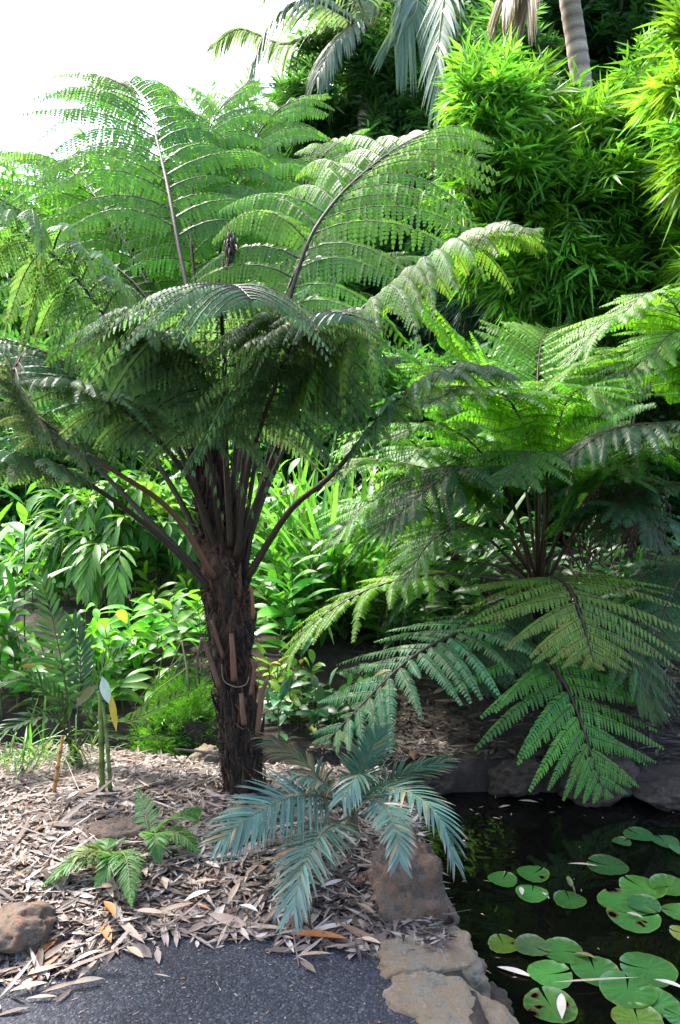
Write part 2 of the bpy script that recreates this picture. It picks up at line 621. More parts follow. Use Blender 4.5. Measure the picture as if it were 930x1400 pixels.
# ------------------------------------------------------------------ fronds
def frame(pts, roll=0., az=None):
    T = nrm(np.gradient(pts, axis=0))
    h = pts[-1] - pts[0] if az is None else np.array([az[0], az[1], 0.])
    h = np.array([h[0], h[1], 0.])
    h = h / max(np.linalg.norm(h), 1e-6)
    B = np.cross(h, UP)[None] * np.ones((len(pts), 1))
    B = nrm(B - (B * T).sum(1, keepdims=True) * T)
    Nn = np.cross(B, T)
    r = np.broadcast_to(np.asarray(roll, float), (len(pts),))[:, None]
    return T, B * np.cos(r) + Nn * np.sin(r), Nn * np.cos(r) - B * np.sin(r)


def lerp_rows(a, u):
    """rows of a at fractions u"""
    f = np.clip(u, 0, 1) * (len(a) - 1)
    i = np.minimum(f.astype(int), len(a) - 2)
    k = (f - i)[:, None]
    return a[i] * (1 - k) + a[i + 1] * k


def prof_fern(v):
    return np.clip(np.minimum(1, .62 + v * 1.6), 0, 1) * np.clip(1 - v ** 2.2, 0, 1) ** .8 + .03


def frond(root, pts, npin=22, Lmax=.6, u0=.3, m=20, pl=.09, droop=.35, pdroop=.5, dih=.15, col=(.06, .15, .02), col2=None, roll=0., az=None,
          stalk=(.03, .022, .015), r0=.012, tpl=None, name='frond', prof=prof_fern, ang=(.15, .9), lift=.1, wfac=.95, dead=0., label=None, pin_only=None, brown=(.16, .09, .03), rib_c=None):
    c = curve(pts, 56)
    T, B, Nn = frame(c, roll, az)
    tpl = TOOTH if tpl is None else tpl
    leaf, st = MB(), MB()
    uu = np.linspace(0, 1, 56)
    tube(st, c, r0 * (1 - .85 * uu), 6, stalk)
    pc = []
    for s in (-1, 1):
        v = (np.arange(npin) + (.25 if s > 0 else .75)) / npin
        v = v ** .95
        u = u0 + (1 - u0) * v
        p0, t0, b0, n0 = (lerp_rows(a, u) for a in (c, T, B, Nn))
        a = ang[0] + (ang[1] - ang[0]) * v + rng.normal(0, .09, npin)
        d = nrm(s * b0 * np.cos(a)[:, None] + t0 * np.sin(a)[:, None] + n0 * (lift + rng.normal(0, .06, npin))[:, None])
        L = Lmax * prof(v) * (1 + rng.normal(0, .09, npin)) * np.where(rng.random(npin) < .05, rng.uniform(.15, .6, npin), 1)
        g = droop * (1 + rng.normal(0, .2, npin)) * (.4 + .6 * L / Lmax)
        # pinna midribs
        tt = np.linspace(0, 1, 7)
        for i in range(npin):
            rp = p0[i] + d[i] * (L[i] * tt)[:, None] - UP * (g[i] * L[i] * tt**2)[:, None]
            tube(st, rp, r0 * .22 * (1.05 - tt) + .0006, 3, stalk if rib_c is None else rib_c, False)
        pc.append((v, p0, d, L, g, n0))
    for s, (v, p0, d, L, g, n0) in zip((-1, 1), pc):
        t = (np.arange(m) + .5) / m * .97 + .03
        PT = p0[:, None] + d[:, None] * (L[:, None] * t)[..., None] - UP * (g[:, None] * L[:, None] * t**2)[..., None]
        TN = nrm(d[:, None] - UP * (2 * g[:, None] * t[None])[..., None])
        NP = n0[:, None] * np.ones((1, m, 1))
        NP = nrm(NP - (NP * TN).sum(-1, keepdims=True) * TN)
        BP = np.cross(NP, TN)
        pcv = vary(col if col2 is None else col, npin, .16, .08)
        if col2 is not None:
            k = (rng.random(npin) ** 1.5)[:, None]
            pcv = pcv * (1 - k) + vary(col2, npin, .15, .08) * k
        wj = (L / m)[:, None] * wfac * np.ones((1, m))
        lj = pl * np.where(rng.random((npin, m)) < .03, .4, 1) * (1 + rng.normal(0, .08, (npin, m))) * (.45 + .55 * (L / Lmax))[:, None] * (np.minimum(1, .6 + t * 3) * (1 - .85 * t**1.8))[None]
        for q in (-1, 1):
            b = .3 + rng.normal(0, .08, (npin, m))
            dd = q * BP * np.cos(b)[..., None] + TN * np.sin(b)[..., None] - UP * (dih + rng.normal(0, .08, (npin, m)))[..., None]
            n = npin * m
            cc = np.repeat(pcv, m, axis=0) * np.exp(rng.normal(0, .1, (n, 1)))
            if dead > 0:
                dk = np.clip(rng.normal(0, .25, (npin, m)) + dead * (t[None] * 1.0 + v[:, None]) - .55, 0, 1).reshape(-1, 1)
                cc = cc * (1 - dk) + vary(brown, n, .3, .1) * dk
            instances(leaf, tpl, PT.reshape(-1, 3), dd.reshape(-1, 3), NP.reshape(-1, 3) + .25 * rng.normal(0, 1, (n, 3)) * .5, lj.ravel(), wj.ravel(), pdroop, cc)
    o = leaf.build(name, M_FERN, root)
    st.build('stalk', M_STALK, o)
    if label: o['label'] = label
    return o


def pinnate(root, pts, n=30, L=.2, W=.016, u0=.15, prof=None, ang=(.5, 1.1), lift=.25, droop=.1, col=(.05, .12, .06), stalk=(.08, .1, .04), r0=.006, tpl=None,
            mat=None, roll=0., az=None, name='frond', dead=None, dv=.12, jit=.06, label=None, sname='stalk', terminal=True, nrand=.1, tipdead=0.):
    c = curve(pts, 40)
    T, B, Nn = frame(c, roll, az)
    tpl = LANCE if tpl is None else tpl
    leaf, st = MB(), MB()
    tube(st, c, r0 * (1 - .8 * np.linspace(0, 1, 40)), 6, stalk)
    for s in (-1, 1):
        v = (np.arange(n) + (.25 if s > 0 else .6)) / n
        u = u0 + (1 - u0) * v
        p0, t0, b0, n0 = (lerp_rows(a, u) for a in (c, T, B, Nn))
        a = ang[0] + (ang[1] - ang[0]) * v + rng.normal(0, jit, n)
        d = s * b0 * np.cos(a)[:, None] + t0 * np.sin(a)[:, None] + n0 * (lift + rng.normal(0, jit, n))[:, None]
        pf = (np.minimum(1, .5 + 2 * v) * (1 - .55 * v**3)) if prof is None else prof(v)
        cc = vary(col, n, dv, .06)
        if dead is not None:
            k = (rng.random(n) < dead[0])[:, None]
            cc = np.where(k, vary(dead[1], n, .15, .05), cc)
        Ls = L * pf * (1 + rng.normal(0, .05, n))
        tc = ((.42, .33, .2), np.clip(rng.normal(tipdead, .3, n), 0, 1)) if tipdead else None
        instances(leaf, tpl, p0, d, n0 + rng.normal(0, nrand, (n, 3)) + s * -.35 * b0 * 0, Ls, W * (1 + rng.normal(0, .08, n)), droop, cc, tipc=tc)
    o = leaf.build(name, mat or M_LEAF, root)
    st.build(sname, M_STALK, o)
    if label: o['label'] = label
    return o


# ------------------------------------------------------------------ leaf clouds (trees, shrubs, bamboo)
def cloud(mb, blobs, n, k=7, tl=.25, L=.16, W=.022, col=(.06, .16, .02), spread=.8, droop=.25, up=.2, clumps=14, clump_r=.35, tpl=KITE, dv=.3, dh=.15, col2=None, shell=.45, tw=None, down=0.):
    """leafy twigs gathered in clumps through the volume of some ellipsoids"""
    wts = np.array([b[2] if len(b) > 2 else np.prod(b[1]) ** .67 for b in blobs])
    wts = wts / wts.sum()
    for (b, wt) in zip(blobs, wts):
        ctr, rad = np.array(b[0], float), np.array(b[1], float)
        nb = int(n * wt)
        if nb < 1: continue
        cd = nrm(rng.normal(0, 1, (clumps, 3))) * (rng.random((clumps, 1)) ** shell)
        ci = rng.integers(0, clumps, nb)
        q = cd[ci] + rng.normal(0, clump_r, (nb, 3)) * (.6 + .4 * rng.random((nb, 1)))
        p = ctr + q * rad
        out = nrm(q * rad + 1e-6)
        cl = vary(col, clumps, dv * .6, dh * .6)
        if col2 is not None:
            f = rng.random((clumps, 1)) ** 1.4
            cl = cl * (1 - f) + np.array(col2) * f
        cl = cl[ci] * np.exp(rng.normal(0, dv * .5, (nb, 1)))
        td = nrm(out * .8 + rng.normal(0, .5, (nb, 3)) + UP * up - UP * down)
        sd_ = nrm(np.cross(td, nrm(UP + rng.normal(0, .4, (nb, 3)))))
        for j in range(k):
            f = (j + .5) / k
            s = 1 if j % 2 else -1
            a = spread * (1.1 - .7 * f) * (1 + rng.normal(0, .2, nb))
            pp = p + td * (tl * f)
            d = td * np.cos(a)[:, None] + s * sd_ * np.sin(a)[:, None] + rng.normal(0, .15, (nb, 3))
            nz_ = np.cross(sd_, td) * -1 + rng.normal(0, .35, (nb, 3))
            nz_ = np.where(nz_[:, 2:3] < -.2, -nz_, nz_)
            instances(mb, tpl, pp, d, nz_, L * np.exp(rng.normal(0, .22, nb)), W * np.exp(rng.normal(0, .15, nb)), droop * (1 + rng.normal(0, .3, nb)), cl * np.exp(rng.normal(0, .1, (nb, 1))))
        if tw is not None:
            for i in rng.choice(nb, min(nb, tw[0]), replace=False):
                tube(tw[1], curve([ctr + (p[i] - ctr) * .25 - UP * .1, ctr + (p[i] - ctr) * .7 + UP * .03, p[i] + td[i] * tl * .8], 7), np.linspace(tw[2], tw[2] * .25, 7), 4, tw[3], False)


def woody(name, label, cat, base, blobs, n, trunk_r=.06, bark=(.09, .07, .05), leafname='crown', stemname='trunk', mat=None, group=None, culms=None, tw=None, **kw):
    base = np.array(base, float)
    base[2] = hz(base[0], base[1]) - .02
    r = thing(name, label, cat, base, group)
    st = MB()
    if culms is None:
        zc = min(b[0][2] for b in blobs)
        cx = np.mean([b[0] for b in blobs], axis=0)
        top = np.array([cx[0], cx[1], max(zc, base[2] + .5)])
        mid = (base + top) / 2 + np.array([rng.normal(0, .08), rng.normal(0, .08), 0])
        c = curve([base, mid, top], 14)
        tube(st, c, np.linspace(trunk_r, trunk_r * .6, 14), 9, bark)
        for b in blobs:
            e = np.array(b[0], float)
            for kk in range(3):
                e2 = e + rng.normal(0, .45, 3) * np.array(b[1])
                a = c[rng.integers(8, 14)]
                tube(st, curve([a, (a + e2) / 2 + rng.normal(0, .1, 3), e2], 10), np.linspace(trunk_r * .5, trunk_r * .12, 10), 5, bark)
    else:
        for pts, rr in culms:
            tube(st, curve(pts, 24), np.linspace(rr, rr * .35, 24), 7, bark)
    lf = MB()
    cloud(lf, blobs, n, tw=(tw[0], st, tw[1], bark) if tw else None, **kw)
    lf.build(leafname, mat or M_LEAF, r)
    st.build(stemname, M_WOOD, r)
    return r


def blob(px, py, y, rx, rz, ry=None, w=None):
    """ellipsoid round the point seen there; radii given in photo pixels, ry in metres"""
    k = y / FPX
    b = [P(px, py, y), (rx * k, ry if ry is not None else rx * k * .8, rz * k)]
    if w is not None: b.append(w)
    return tuple(b)

# ------------------------------------------------------------------ the tree fern
FB = G(333, 1098, -.02)
FB[2] = -.12
fern = thing('tree_fern', 'tall tree fern with dark shaggy trunk and wide arching crown by the rill', 'tree fern', FB)
tc_ = curve([P(335, 1110, 3.48), P(328, 1010, 3.46), P(318, 920, 3.46), P(312, 830, 3.46), P(300, 740, 3.47), P(284, 650, 3.5), P(272, 585, 3.52)], 60)
uu = np.linspace(0, 1, 60)
tr = np.interp(uu, [0, .1, .34, .52, .7, .88, 1], [.080, .079, .079, .094, .080, .052, .033])
mb = MB()
nseg = 22
Tt = nrm(np.gradient(tc_, axis=0))
A = nrm(np.cross(Tt, np.array([0, 1., 0])))
Bx = np.cross(Tt, A)
th = np.arange(nseg) * 2 * math.pi / nseg
rad = tr[:, None] * (1 + .10 * np.sin(th * 5 + uu[:, None] * 9)[:, :] + rng.normal(0, .05, (60, nseg)))
ring = (A[:, None] * np.cos(th)[None, :, None] + Bx[:, None] * np.sin(th)[None, :, None]) * rad[..., None]
vv = (tc_[:, None] + ring).reshape(-1, 3)
i = np.arange(59)[:, None] * nseg
j = np.arange(nseg)[None]
k = (j + 1) % nseg
cb = np.array([.022, .014, .010])[None] * (1 - uu[:, None]) + np.array([.11, .06, .032])[None] * uu[:, None]
mb.add(vv, np.stack([i + j, i + k, i + nseg + k, i + nseg + j], -1).reshape(-1, 4), None, np.repeat(cb, nseg, 0) * np.exp(rng.normal(0, .3, (60 * nseg, 1))))
# scales, fibres and cut frond bases that make up the bark
rs_ = lambda a, b: float(rng.uniform(a, b))
for _ in range(460):
    f = rng.random() * .96
    a = rng.random() * 2 * math.pi
    p = lerp_rows(tc_, np.array([f]))[0]
    r_ = np.interp(f, uu, tr)
    o_ = np.array([math.cos(a), math.sin(a), 0])
    ln = rng.uniform(.05, .16) * (1.3 - .5 * f)
    q0 = p + o_ * r_ * .9
    lean = rng.uniform(-.1, .35)
    q1 = q0 + UP * ln + o_ * (r_ * .05 + ln * lean * .6) + np.array([rng.normal(0, .012), rng.normal(0, .012), 0])
    tube(mb, curve([q0, (q0 + q1) / 2 + o_ * .01, q1], 5), np.array([.010, .012, .010, .007, .002]) * rs_(.5, 1.1), 5,
         vary([(.02, .012, .009), (.05, .028, .017), (.10, .05, .025)][rng.choice(3, p=[.55, .33, .12])], 1, .3, .1)[0])
for _ in range(2600):
    f = rng.random() * .98
    a = rng.random() * 2 * math.pi
    p = lerp_rows(tc_, np.array([f]))[0]
    r_ = np.interp(f, uu, tr)
    o_ = np.array([math.cos(a), math.sin(a), 0])
    q0 = p + o_ * r_ * .97
    q1 = q0 + o_ * rng.uniform(.008, .045) + np.array([rng.normal(0, .02), rng.normal(0, .02), rng.uniform(-.07, .05)])
    tube(mb, [q0, (q0 + q1) / 2 + o_ * .006, q1], [.0022, .0018, .0008], 3, vary([(.03, .02, .014), (.085, .045, .025), (.15, .09, .05)][rng.choice(3, p=[.5, .35, .15])], 1, .5, .1)[0], False)
trunk = mb.build('trunk', M_BARK, fern)
# brown cut stubs standing off the trunk
for (a, b, c_, rr, cc) in [((300, 938, 3.36), (282, 885, 3.34), (276, 873, 3.32), .014, (.11, .06, .035)), ((276, 873, 3.32), (270, 905, 3.30), (273, 935, 3.30), .006, (.05, .03, .02)),
                           ((320, 930, 3.34), (318, 890, 3.33), (316, 866, 3.34), .016, (.12, .055, .028)), ((343, 950, 3.35), (347, 915, 3.36), (343, 900, 3.36), .012, (.10, .045, .025)),
                           ((352, 1003, 3.36), (357, 955, 3.34), (366, 926, 3.32), .013, (.13, .065, .035)), ((334, 990, 3.33), (331, 965, 3.32), (330, 948, 3.33), .014, (.11, .055, .03)),
                           ((306, 900, 3.36), (296, 870, 3.35), (290, 848, 3.35), .012, (.09, .04, .024)), ((346, 845, 3.37), (345, 815, 3.36), (342, 800, 3.36), .010, (.15, .06, .026)),
                           ((362, 895, 3.45), (374, 897, 3.42), (386, 896, 3.40), .009, (.06, .035, .025)), ((303, 1032, 3.38), (270, 1027, 3.36), (238, 1024, 3.33), .006, (.12, .08, .06))]:
    s = MB()
    tube(s, curve([P(*a), P(*b), P(*c_)], 10), np.linspace(rr, rr * .7, 10), 7, cc)
    s.build('frond_stub', M_STALK, fern)
# a thin fallen stalk caught round the trunk
s = MB()
tube(s, curve([P(303, 908, 3.33), P(306, 930, 3.32), P(322, 939, 3.31), P(336, 936, 3.31), P(341, 925, 3.32)], 20), .0022, 5, (.16, .11, .08))
s.build('caught_stalk', M_STALK, fern)

DK, MID, BRI = (.062, .145, .058), (.075, .195, .034), (.13, .33, .03)  # shade of low fronds and backlight of high ones are put into these greens
PST = (.027, .019, .010)


def F(pts, **kw):
    kw.setdefault('col', MID)
    kw.setdefault('stalk', PST)
    kw.setdefault('r0', .016)
    kw.setdefault('dead', .32)
    kw.setdefault('brown', (.12, .09, .03))
    return frond(fern, [P(*p) for p in pts], **kw)


# left low long stalks
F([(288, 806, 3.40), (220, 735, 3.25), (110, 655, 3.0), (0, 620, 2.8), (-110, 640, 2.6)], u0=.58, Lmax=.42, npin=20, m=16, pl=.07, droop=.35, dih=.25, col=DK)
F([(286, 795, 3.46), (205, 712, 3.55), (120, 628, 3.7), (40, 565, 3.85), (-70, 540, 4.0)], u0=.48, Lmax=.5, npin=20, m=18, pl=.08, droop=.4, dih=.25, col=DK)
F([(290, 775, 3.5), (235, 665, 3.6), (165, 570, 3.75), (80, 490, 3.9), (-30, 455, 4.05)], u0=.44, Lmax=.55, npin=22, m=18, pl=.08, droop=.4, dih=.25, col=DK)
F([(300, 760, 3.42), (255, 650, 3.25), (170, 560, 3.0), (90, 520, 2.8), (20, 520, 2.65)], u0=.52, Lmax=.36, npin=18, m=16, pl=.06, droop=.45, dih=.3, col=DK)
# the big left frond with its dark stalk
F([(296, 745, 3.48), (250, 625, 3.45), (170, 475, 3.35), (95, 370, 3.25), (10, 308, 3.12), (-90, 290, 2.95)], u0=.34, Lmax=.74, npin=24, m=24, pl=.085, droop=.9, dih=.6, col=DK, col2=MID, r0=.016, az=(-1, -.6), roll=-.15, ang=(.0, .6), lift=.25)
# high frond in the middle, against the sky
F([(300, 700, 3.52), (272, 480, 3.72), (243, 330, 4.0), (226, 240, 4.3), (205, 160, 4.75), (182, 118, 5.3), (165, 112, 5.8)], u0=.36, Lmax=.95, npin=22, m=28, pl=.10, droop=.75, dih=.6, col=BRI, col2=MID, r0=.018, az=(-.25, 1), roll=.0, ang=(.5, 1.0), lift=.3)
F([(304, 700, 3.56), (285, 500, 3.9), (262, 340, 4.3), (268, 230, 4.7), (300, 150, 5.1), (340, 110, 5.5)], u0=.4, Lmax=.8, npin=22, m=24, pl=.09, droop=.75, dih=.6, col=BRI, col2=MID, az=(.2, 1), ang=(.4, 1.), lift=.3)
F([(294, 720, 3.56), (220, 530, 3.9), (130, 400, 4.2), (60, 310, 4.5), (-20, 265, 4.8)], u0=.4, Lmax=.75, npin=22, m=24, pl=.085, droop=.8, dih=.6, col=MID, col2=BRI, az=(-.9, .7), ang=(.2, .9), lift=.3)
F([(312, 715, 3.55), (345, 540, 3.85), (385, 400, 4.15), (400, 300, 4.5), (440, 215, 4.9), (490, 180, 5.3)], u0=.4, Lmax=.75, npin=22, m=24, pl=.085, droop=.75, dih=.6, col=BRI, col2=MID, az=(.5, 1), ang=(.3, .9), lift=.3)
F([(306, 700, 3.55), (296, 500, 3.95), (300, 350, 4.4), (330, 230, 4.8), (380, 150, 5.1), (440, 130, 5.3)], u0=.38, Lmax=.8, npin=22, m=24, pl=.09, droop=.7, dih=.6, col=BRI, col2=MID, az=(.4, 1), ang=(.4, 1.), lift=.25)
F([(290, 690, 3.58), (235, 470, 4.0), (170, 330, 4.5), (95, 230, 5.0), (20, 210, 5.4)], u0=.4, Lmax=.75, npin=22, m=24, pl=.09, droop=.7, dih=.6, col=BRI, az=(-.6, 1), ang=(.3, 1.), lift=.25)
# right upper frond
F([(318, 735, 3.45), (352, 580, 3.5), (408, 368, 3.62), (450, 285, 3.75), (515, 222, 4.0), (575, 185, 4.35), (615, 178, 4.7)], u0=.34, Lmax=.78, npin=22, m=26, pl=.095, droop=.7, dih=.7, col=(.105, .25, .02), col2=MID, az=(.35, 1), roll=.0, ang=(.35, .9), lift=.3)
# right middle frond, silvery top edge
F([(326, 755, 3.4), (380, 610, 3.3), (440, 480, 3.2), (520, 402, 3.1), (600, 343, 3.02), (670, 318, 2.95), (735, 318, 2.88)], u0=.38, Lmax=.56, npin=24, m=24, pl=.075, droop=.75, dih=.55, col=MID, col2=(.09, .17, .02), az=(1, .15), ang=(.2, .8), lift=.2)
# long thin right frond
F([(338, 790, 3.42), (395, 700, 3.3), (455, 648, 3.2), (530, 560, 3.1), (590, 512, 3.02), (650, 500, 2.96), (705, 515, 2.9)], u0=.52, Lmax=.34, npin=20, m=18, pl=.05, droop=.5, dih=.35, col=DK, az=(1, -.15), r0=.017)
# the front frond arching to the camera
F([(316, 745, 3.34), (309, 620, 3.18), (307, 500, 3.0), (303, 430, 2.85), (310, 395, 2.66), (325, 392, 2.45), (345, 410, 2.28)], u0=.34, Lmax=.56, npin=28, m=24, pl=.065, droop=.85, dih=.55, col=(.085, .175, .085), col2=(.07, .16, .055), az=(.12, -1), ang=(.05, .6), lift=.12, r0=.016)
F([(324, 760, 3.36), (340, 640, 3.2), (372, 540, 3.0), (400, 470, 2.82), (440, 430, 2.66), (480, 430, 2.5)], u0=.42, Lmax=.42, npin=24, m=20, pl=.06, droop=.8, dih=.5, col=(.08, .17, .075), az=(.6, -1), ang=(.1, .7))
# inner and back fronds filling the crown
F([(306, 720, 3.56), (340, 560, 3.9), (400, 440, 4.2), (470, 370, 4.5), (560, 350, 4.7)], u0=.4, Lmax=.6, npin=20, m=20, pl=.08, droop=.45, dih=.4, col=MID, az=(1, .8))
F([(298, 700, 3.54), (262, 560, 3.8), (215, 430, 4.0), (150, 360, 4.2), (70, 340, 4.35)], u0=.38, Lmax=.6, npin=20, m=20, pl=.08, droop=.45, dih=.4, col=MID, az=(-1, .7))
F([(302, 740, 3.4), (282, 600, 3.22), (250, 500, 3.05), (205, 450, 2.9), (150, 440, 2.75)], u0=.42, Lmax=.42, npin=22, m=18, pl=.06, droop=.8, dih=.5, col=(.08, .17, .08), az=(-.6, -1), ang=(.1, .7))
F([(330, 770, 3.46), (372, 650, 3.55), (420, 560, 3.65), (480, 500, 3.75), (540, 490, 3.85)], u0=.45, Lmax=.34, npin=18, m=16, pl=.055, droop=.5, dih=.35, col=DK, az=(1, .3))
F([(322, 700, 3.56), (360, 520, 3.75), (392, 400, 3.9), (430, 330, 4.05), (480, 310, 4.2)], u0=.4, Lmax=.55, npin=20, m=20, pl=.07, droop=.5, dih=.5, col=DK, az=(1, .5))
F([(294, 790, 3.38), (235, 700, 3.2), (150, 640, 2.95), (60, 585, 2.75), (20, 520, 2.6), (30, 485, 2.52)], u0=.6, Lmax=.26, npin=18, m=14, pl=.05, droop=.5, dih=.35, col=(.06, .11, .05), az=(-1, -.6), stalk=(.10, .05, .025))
for (x0, x1, x2, y1, yy, az_) in [(296, 258, 222, 600, 3.30, (-.7, -.8)), (304, 280, 262, 590, 3.62, (-.3, 1)), (312, 322, 340, 590, 3.6, (.2, 1)), (322, 352, 388, 600, 3.52, (.8, .5)), (328, 365, 410, 620, 3.36, (.8, -.6)),
                           (316, 335, 352, 600, 3.28, (.3, -1)), (300, 262, 228, 610, 3.6, (-.8, .6))]:
    k_ = 1 if az_[1] > 0 else -1
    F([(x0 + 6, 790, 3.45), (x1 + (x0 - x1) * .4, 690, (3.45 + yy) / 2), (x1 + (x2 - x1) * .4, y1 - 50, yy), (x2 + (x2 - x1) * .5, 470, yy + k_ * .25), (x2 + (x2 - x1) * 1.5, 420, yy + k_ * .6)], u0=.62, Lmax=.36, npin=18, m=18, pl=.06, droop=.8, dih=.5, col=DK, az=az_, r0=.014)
# withered brown pinna hanging in the crown
s = MB()
a0, a1 = P(318, 318, 3.7), P(310, 358, 3.7)
for _ in range(60):
    q = a0 + (a1 - a0) * rng.random() + rng.normal(0, .012, 3)
    tube(s, [q, q + np.array([rng.normal(0, .012), rng.normal(0, .012), -.05])], [.005, .002], 4, vary((.03, .018, .014), 1, .3)[0])
s.build('withered_pinna', M_STALK, fern, smooth=True)['label'] = 'withered dark brown pinna hanging in the crown'

# ------------------------------------------------------------------ ferns of the right bank
def fern_thing(label, px, py, y, group=None, trunk_r=.09, col=(.035, .02, .012), name='tree_fern', cat='tree fern'):
    b = P(px, py, y)
    z0 = hz(b[0], b[1]) - .03
    r = thing(name, label, cat, (b[0], b[1], z0), group)
    s = MB()
    n = 16
    c = curve([np.array([b[0], b[1], z0]), np.array([b[0] + .01, b[1], (z0 + b[2]) / 2]), b + UP * .04], n)
    tube(s, c, np.linspace(trunk_r * 1.15, trunk_r * .8, n) * (1 + rng.normal(0, .05, n)), 12, col)
    for _ in range(160):
        a = rng.random() * 6.283
        q = lerp_rows(c, np.array([rng.random()]))[0] + np.array([math.cos(a), math.sin(a), 0]) * trunk_r * .9
        o_ = np.array([math.cos(a), math.sin(a), 0])
        tube(s, [q, q + o_ * .02 + UP * .05, q + o_ * .03 + UP * .09], [.012, .009, .003], 4, vary(col, 1, .4, .1)[0])
    s.build('trunk', M_BARK, r)
    return r, b


def FR(r, pts, **kw):
    kw.setdefault('stalk', (.045, .028, .016))
    kw.setdefault('r0', .014)
    kw.setdefault('m', 20)
    kw.setdefault('dih', .12)
    kw.setdefault('droop', .28)
    kw.setdefault('wfac', 1.0)
    kw.setdefault('ang', (.25, 1.0))
    return frond(r, [P(*p) for p in pts], **kw)


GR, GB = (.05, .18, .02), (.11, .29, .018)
r1, _ = fern_thing('tall tree fern with several upright brown stalks on the far bank', 735, 800, 5.3)
b = (735, 795, 5.3)
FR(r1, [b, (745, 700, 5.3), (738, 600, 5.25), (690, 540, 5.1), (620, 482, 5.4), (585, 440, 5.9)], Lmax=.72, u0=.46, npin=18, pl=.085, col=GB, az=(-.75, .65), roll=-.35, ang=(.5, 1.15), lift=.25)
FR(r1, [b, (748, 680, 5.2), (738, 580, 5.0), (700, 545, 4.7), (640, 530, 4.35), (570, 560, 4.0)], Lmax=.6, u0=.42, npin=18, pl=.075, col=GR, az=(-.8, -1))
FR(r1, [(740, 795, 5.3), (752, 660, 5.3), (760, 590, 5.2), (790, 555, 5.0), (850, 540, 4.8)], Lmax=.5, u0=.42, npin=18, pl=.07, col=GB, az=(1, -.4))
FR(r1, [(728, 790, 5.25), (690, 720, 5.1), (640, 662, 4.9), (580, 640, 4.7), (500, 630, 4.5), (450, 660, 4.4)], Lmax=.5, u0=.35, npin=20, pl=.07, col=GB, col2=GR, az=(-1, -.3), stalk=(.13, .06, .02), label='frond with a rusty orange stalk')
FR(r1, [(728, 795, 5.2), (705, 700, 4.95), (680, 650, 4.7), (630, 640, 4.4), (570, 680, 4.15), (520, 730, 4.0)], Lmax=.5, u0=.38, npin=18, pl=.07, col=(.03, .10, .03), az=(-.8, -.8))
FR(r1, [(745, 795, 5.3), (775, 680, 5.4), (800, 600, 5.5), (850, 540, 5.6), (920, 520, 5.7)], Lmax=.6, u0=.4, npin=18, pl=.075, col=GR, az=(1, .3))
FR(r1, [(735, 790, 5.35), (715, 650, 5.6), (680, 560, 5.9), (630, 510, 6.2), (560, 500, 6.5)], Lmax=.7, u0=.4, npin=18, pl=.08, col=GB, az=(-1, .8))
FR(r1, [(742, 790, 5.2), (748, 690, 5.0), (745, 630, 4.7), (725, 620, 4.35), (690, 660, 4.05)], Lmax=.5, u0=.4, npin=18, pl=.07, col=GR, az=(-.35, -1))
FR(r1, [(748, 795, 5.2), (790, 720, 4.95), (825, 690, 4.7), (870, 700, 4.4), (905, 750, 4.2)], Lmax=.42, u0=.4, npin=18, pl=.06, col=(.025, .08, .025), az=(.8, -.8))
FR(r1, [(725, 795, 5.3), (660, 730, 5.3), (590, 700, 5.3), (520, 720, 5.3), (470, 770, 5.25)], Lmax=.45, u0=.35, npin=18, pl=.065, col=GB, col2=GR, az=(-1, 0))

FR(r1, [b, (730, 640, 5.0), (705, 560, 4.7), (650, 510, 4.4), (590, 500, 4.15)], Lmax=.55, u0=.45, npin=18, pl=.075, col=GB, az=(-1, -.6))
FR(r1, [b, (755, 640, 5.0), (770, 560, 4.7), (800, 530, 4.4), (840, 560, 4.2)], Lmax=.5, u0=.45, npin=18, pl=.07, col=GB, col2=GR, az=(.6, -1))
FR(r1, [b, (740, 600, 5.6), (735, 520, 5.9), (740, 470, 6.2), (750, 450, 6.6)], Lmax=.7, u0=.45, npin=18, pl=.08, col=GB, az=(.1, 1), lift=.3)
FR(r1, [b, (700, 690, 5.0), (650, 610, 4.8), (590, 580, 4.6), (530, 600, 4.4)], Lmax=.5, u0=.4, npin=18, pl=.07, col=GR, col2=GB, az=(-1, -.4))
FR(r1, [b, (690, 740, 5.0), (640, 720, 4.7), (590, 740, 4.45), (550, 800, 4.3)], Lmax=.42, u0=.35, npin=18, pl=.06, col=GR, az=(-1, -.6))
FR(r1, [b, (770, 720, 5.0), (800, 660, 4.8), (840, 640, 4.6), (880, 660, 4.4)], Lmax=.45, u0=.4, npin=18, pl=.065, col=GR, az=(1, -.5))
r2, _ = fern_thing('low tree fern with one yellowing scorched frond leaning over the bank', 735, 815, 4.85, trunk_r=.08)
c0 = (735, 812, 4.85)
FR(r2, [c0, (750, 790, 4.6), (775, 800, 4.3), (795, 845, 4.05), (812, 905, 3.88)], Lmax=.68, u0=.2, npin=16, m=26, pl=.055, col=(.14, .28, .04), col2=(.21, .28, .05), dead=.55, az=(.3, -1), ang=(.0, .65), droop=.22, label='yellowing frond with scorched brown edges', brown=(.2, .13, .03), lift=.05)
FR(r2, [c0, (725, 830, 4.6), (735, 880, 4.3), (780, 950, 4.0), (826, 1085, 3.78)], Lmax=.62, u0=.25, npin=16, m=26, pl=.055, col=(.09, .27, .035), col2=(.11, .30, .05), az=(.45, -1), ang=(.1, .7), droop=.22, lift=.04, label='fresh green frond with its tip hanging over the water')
FR(r2, [c0, (690, 830, 4.7), (635, 860, 4.4), (555, 905, 4.1), (445, 1015, 3.85)], Lmax=.6, u0=.25, npin=17, m=24, pl=.055, col=(.095, .24, .10), col2=(.115, .26, .125), az=(-.9, -.75), ang=(.15, .8), droop=.25, lift=.05)
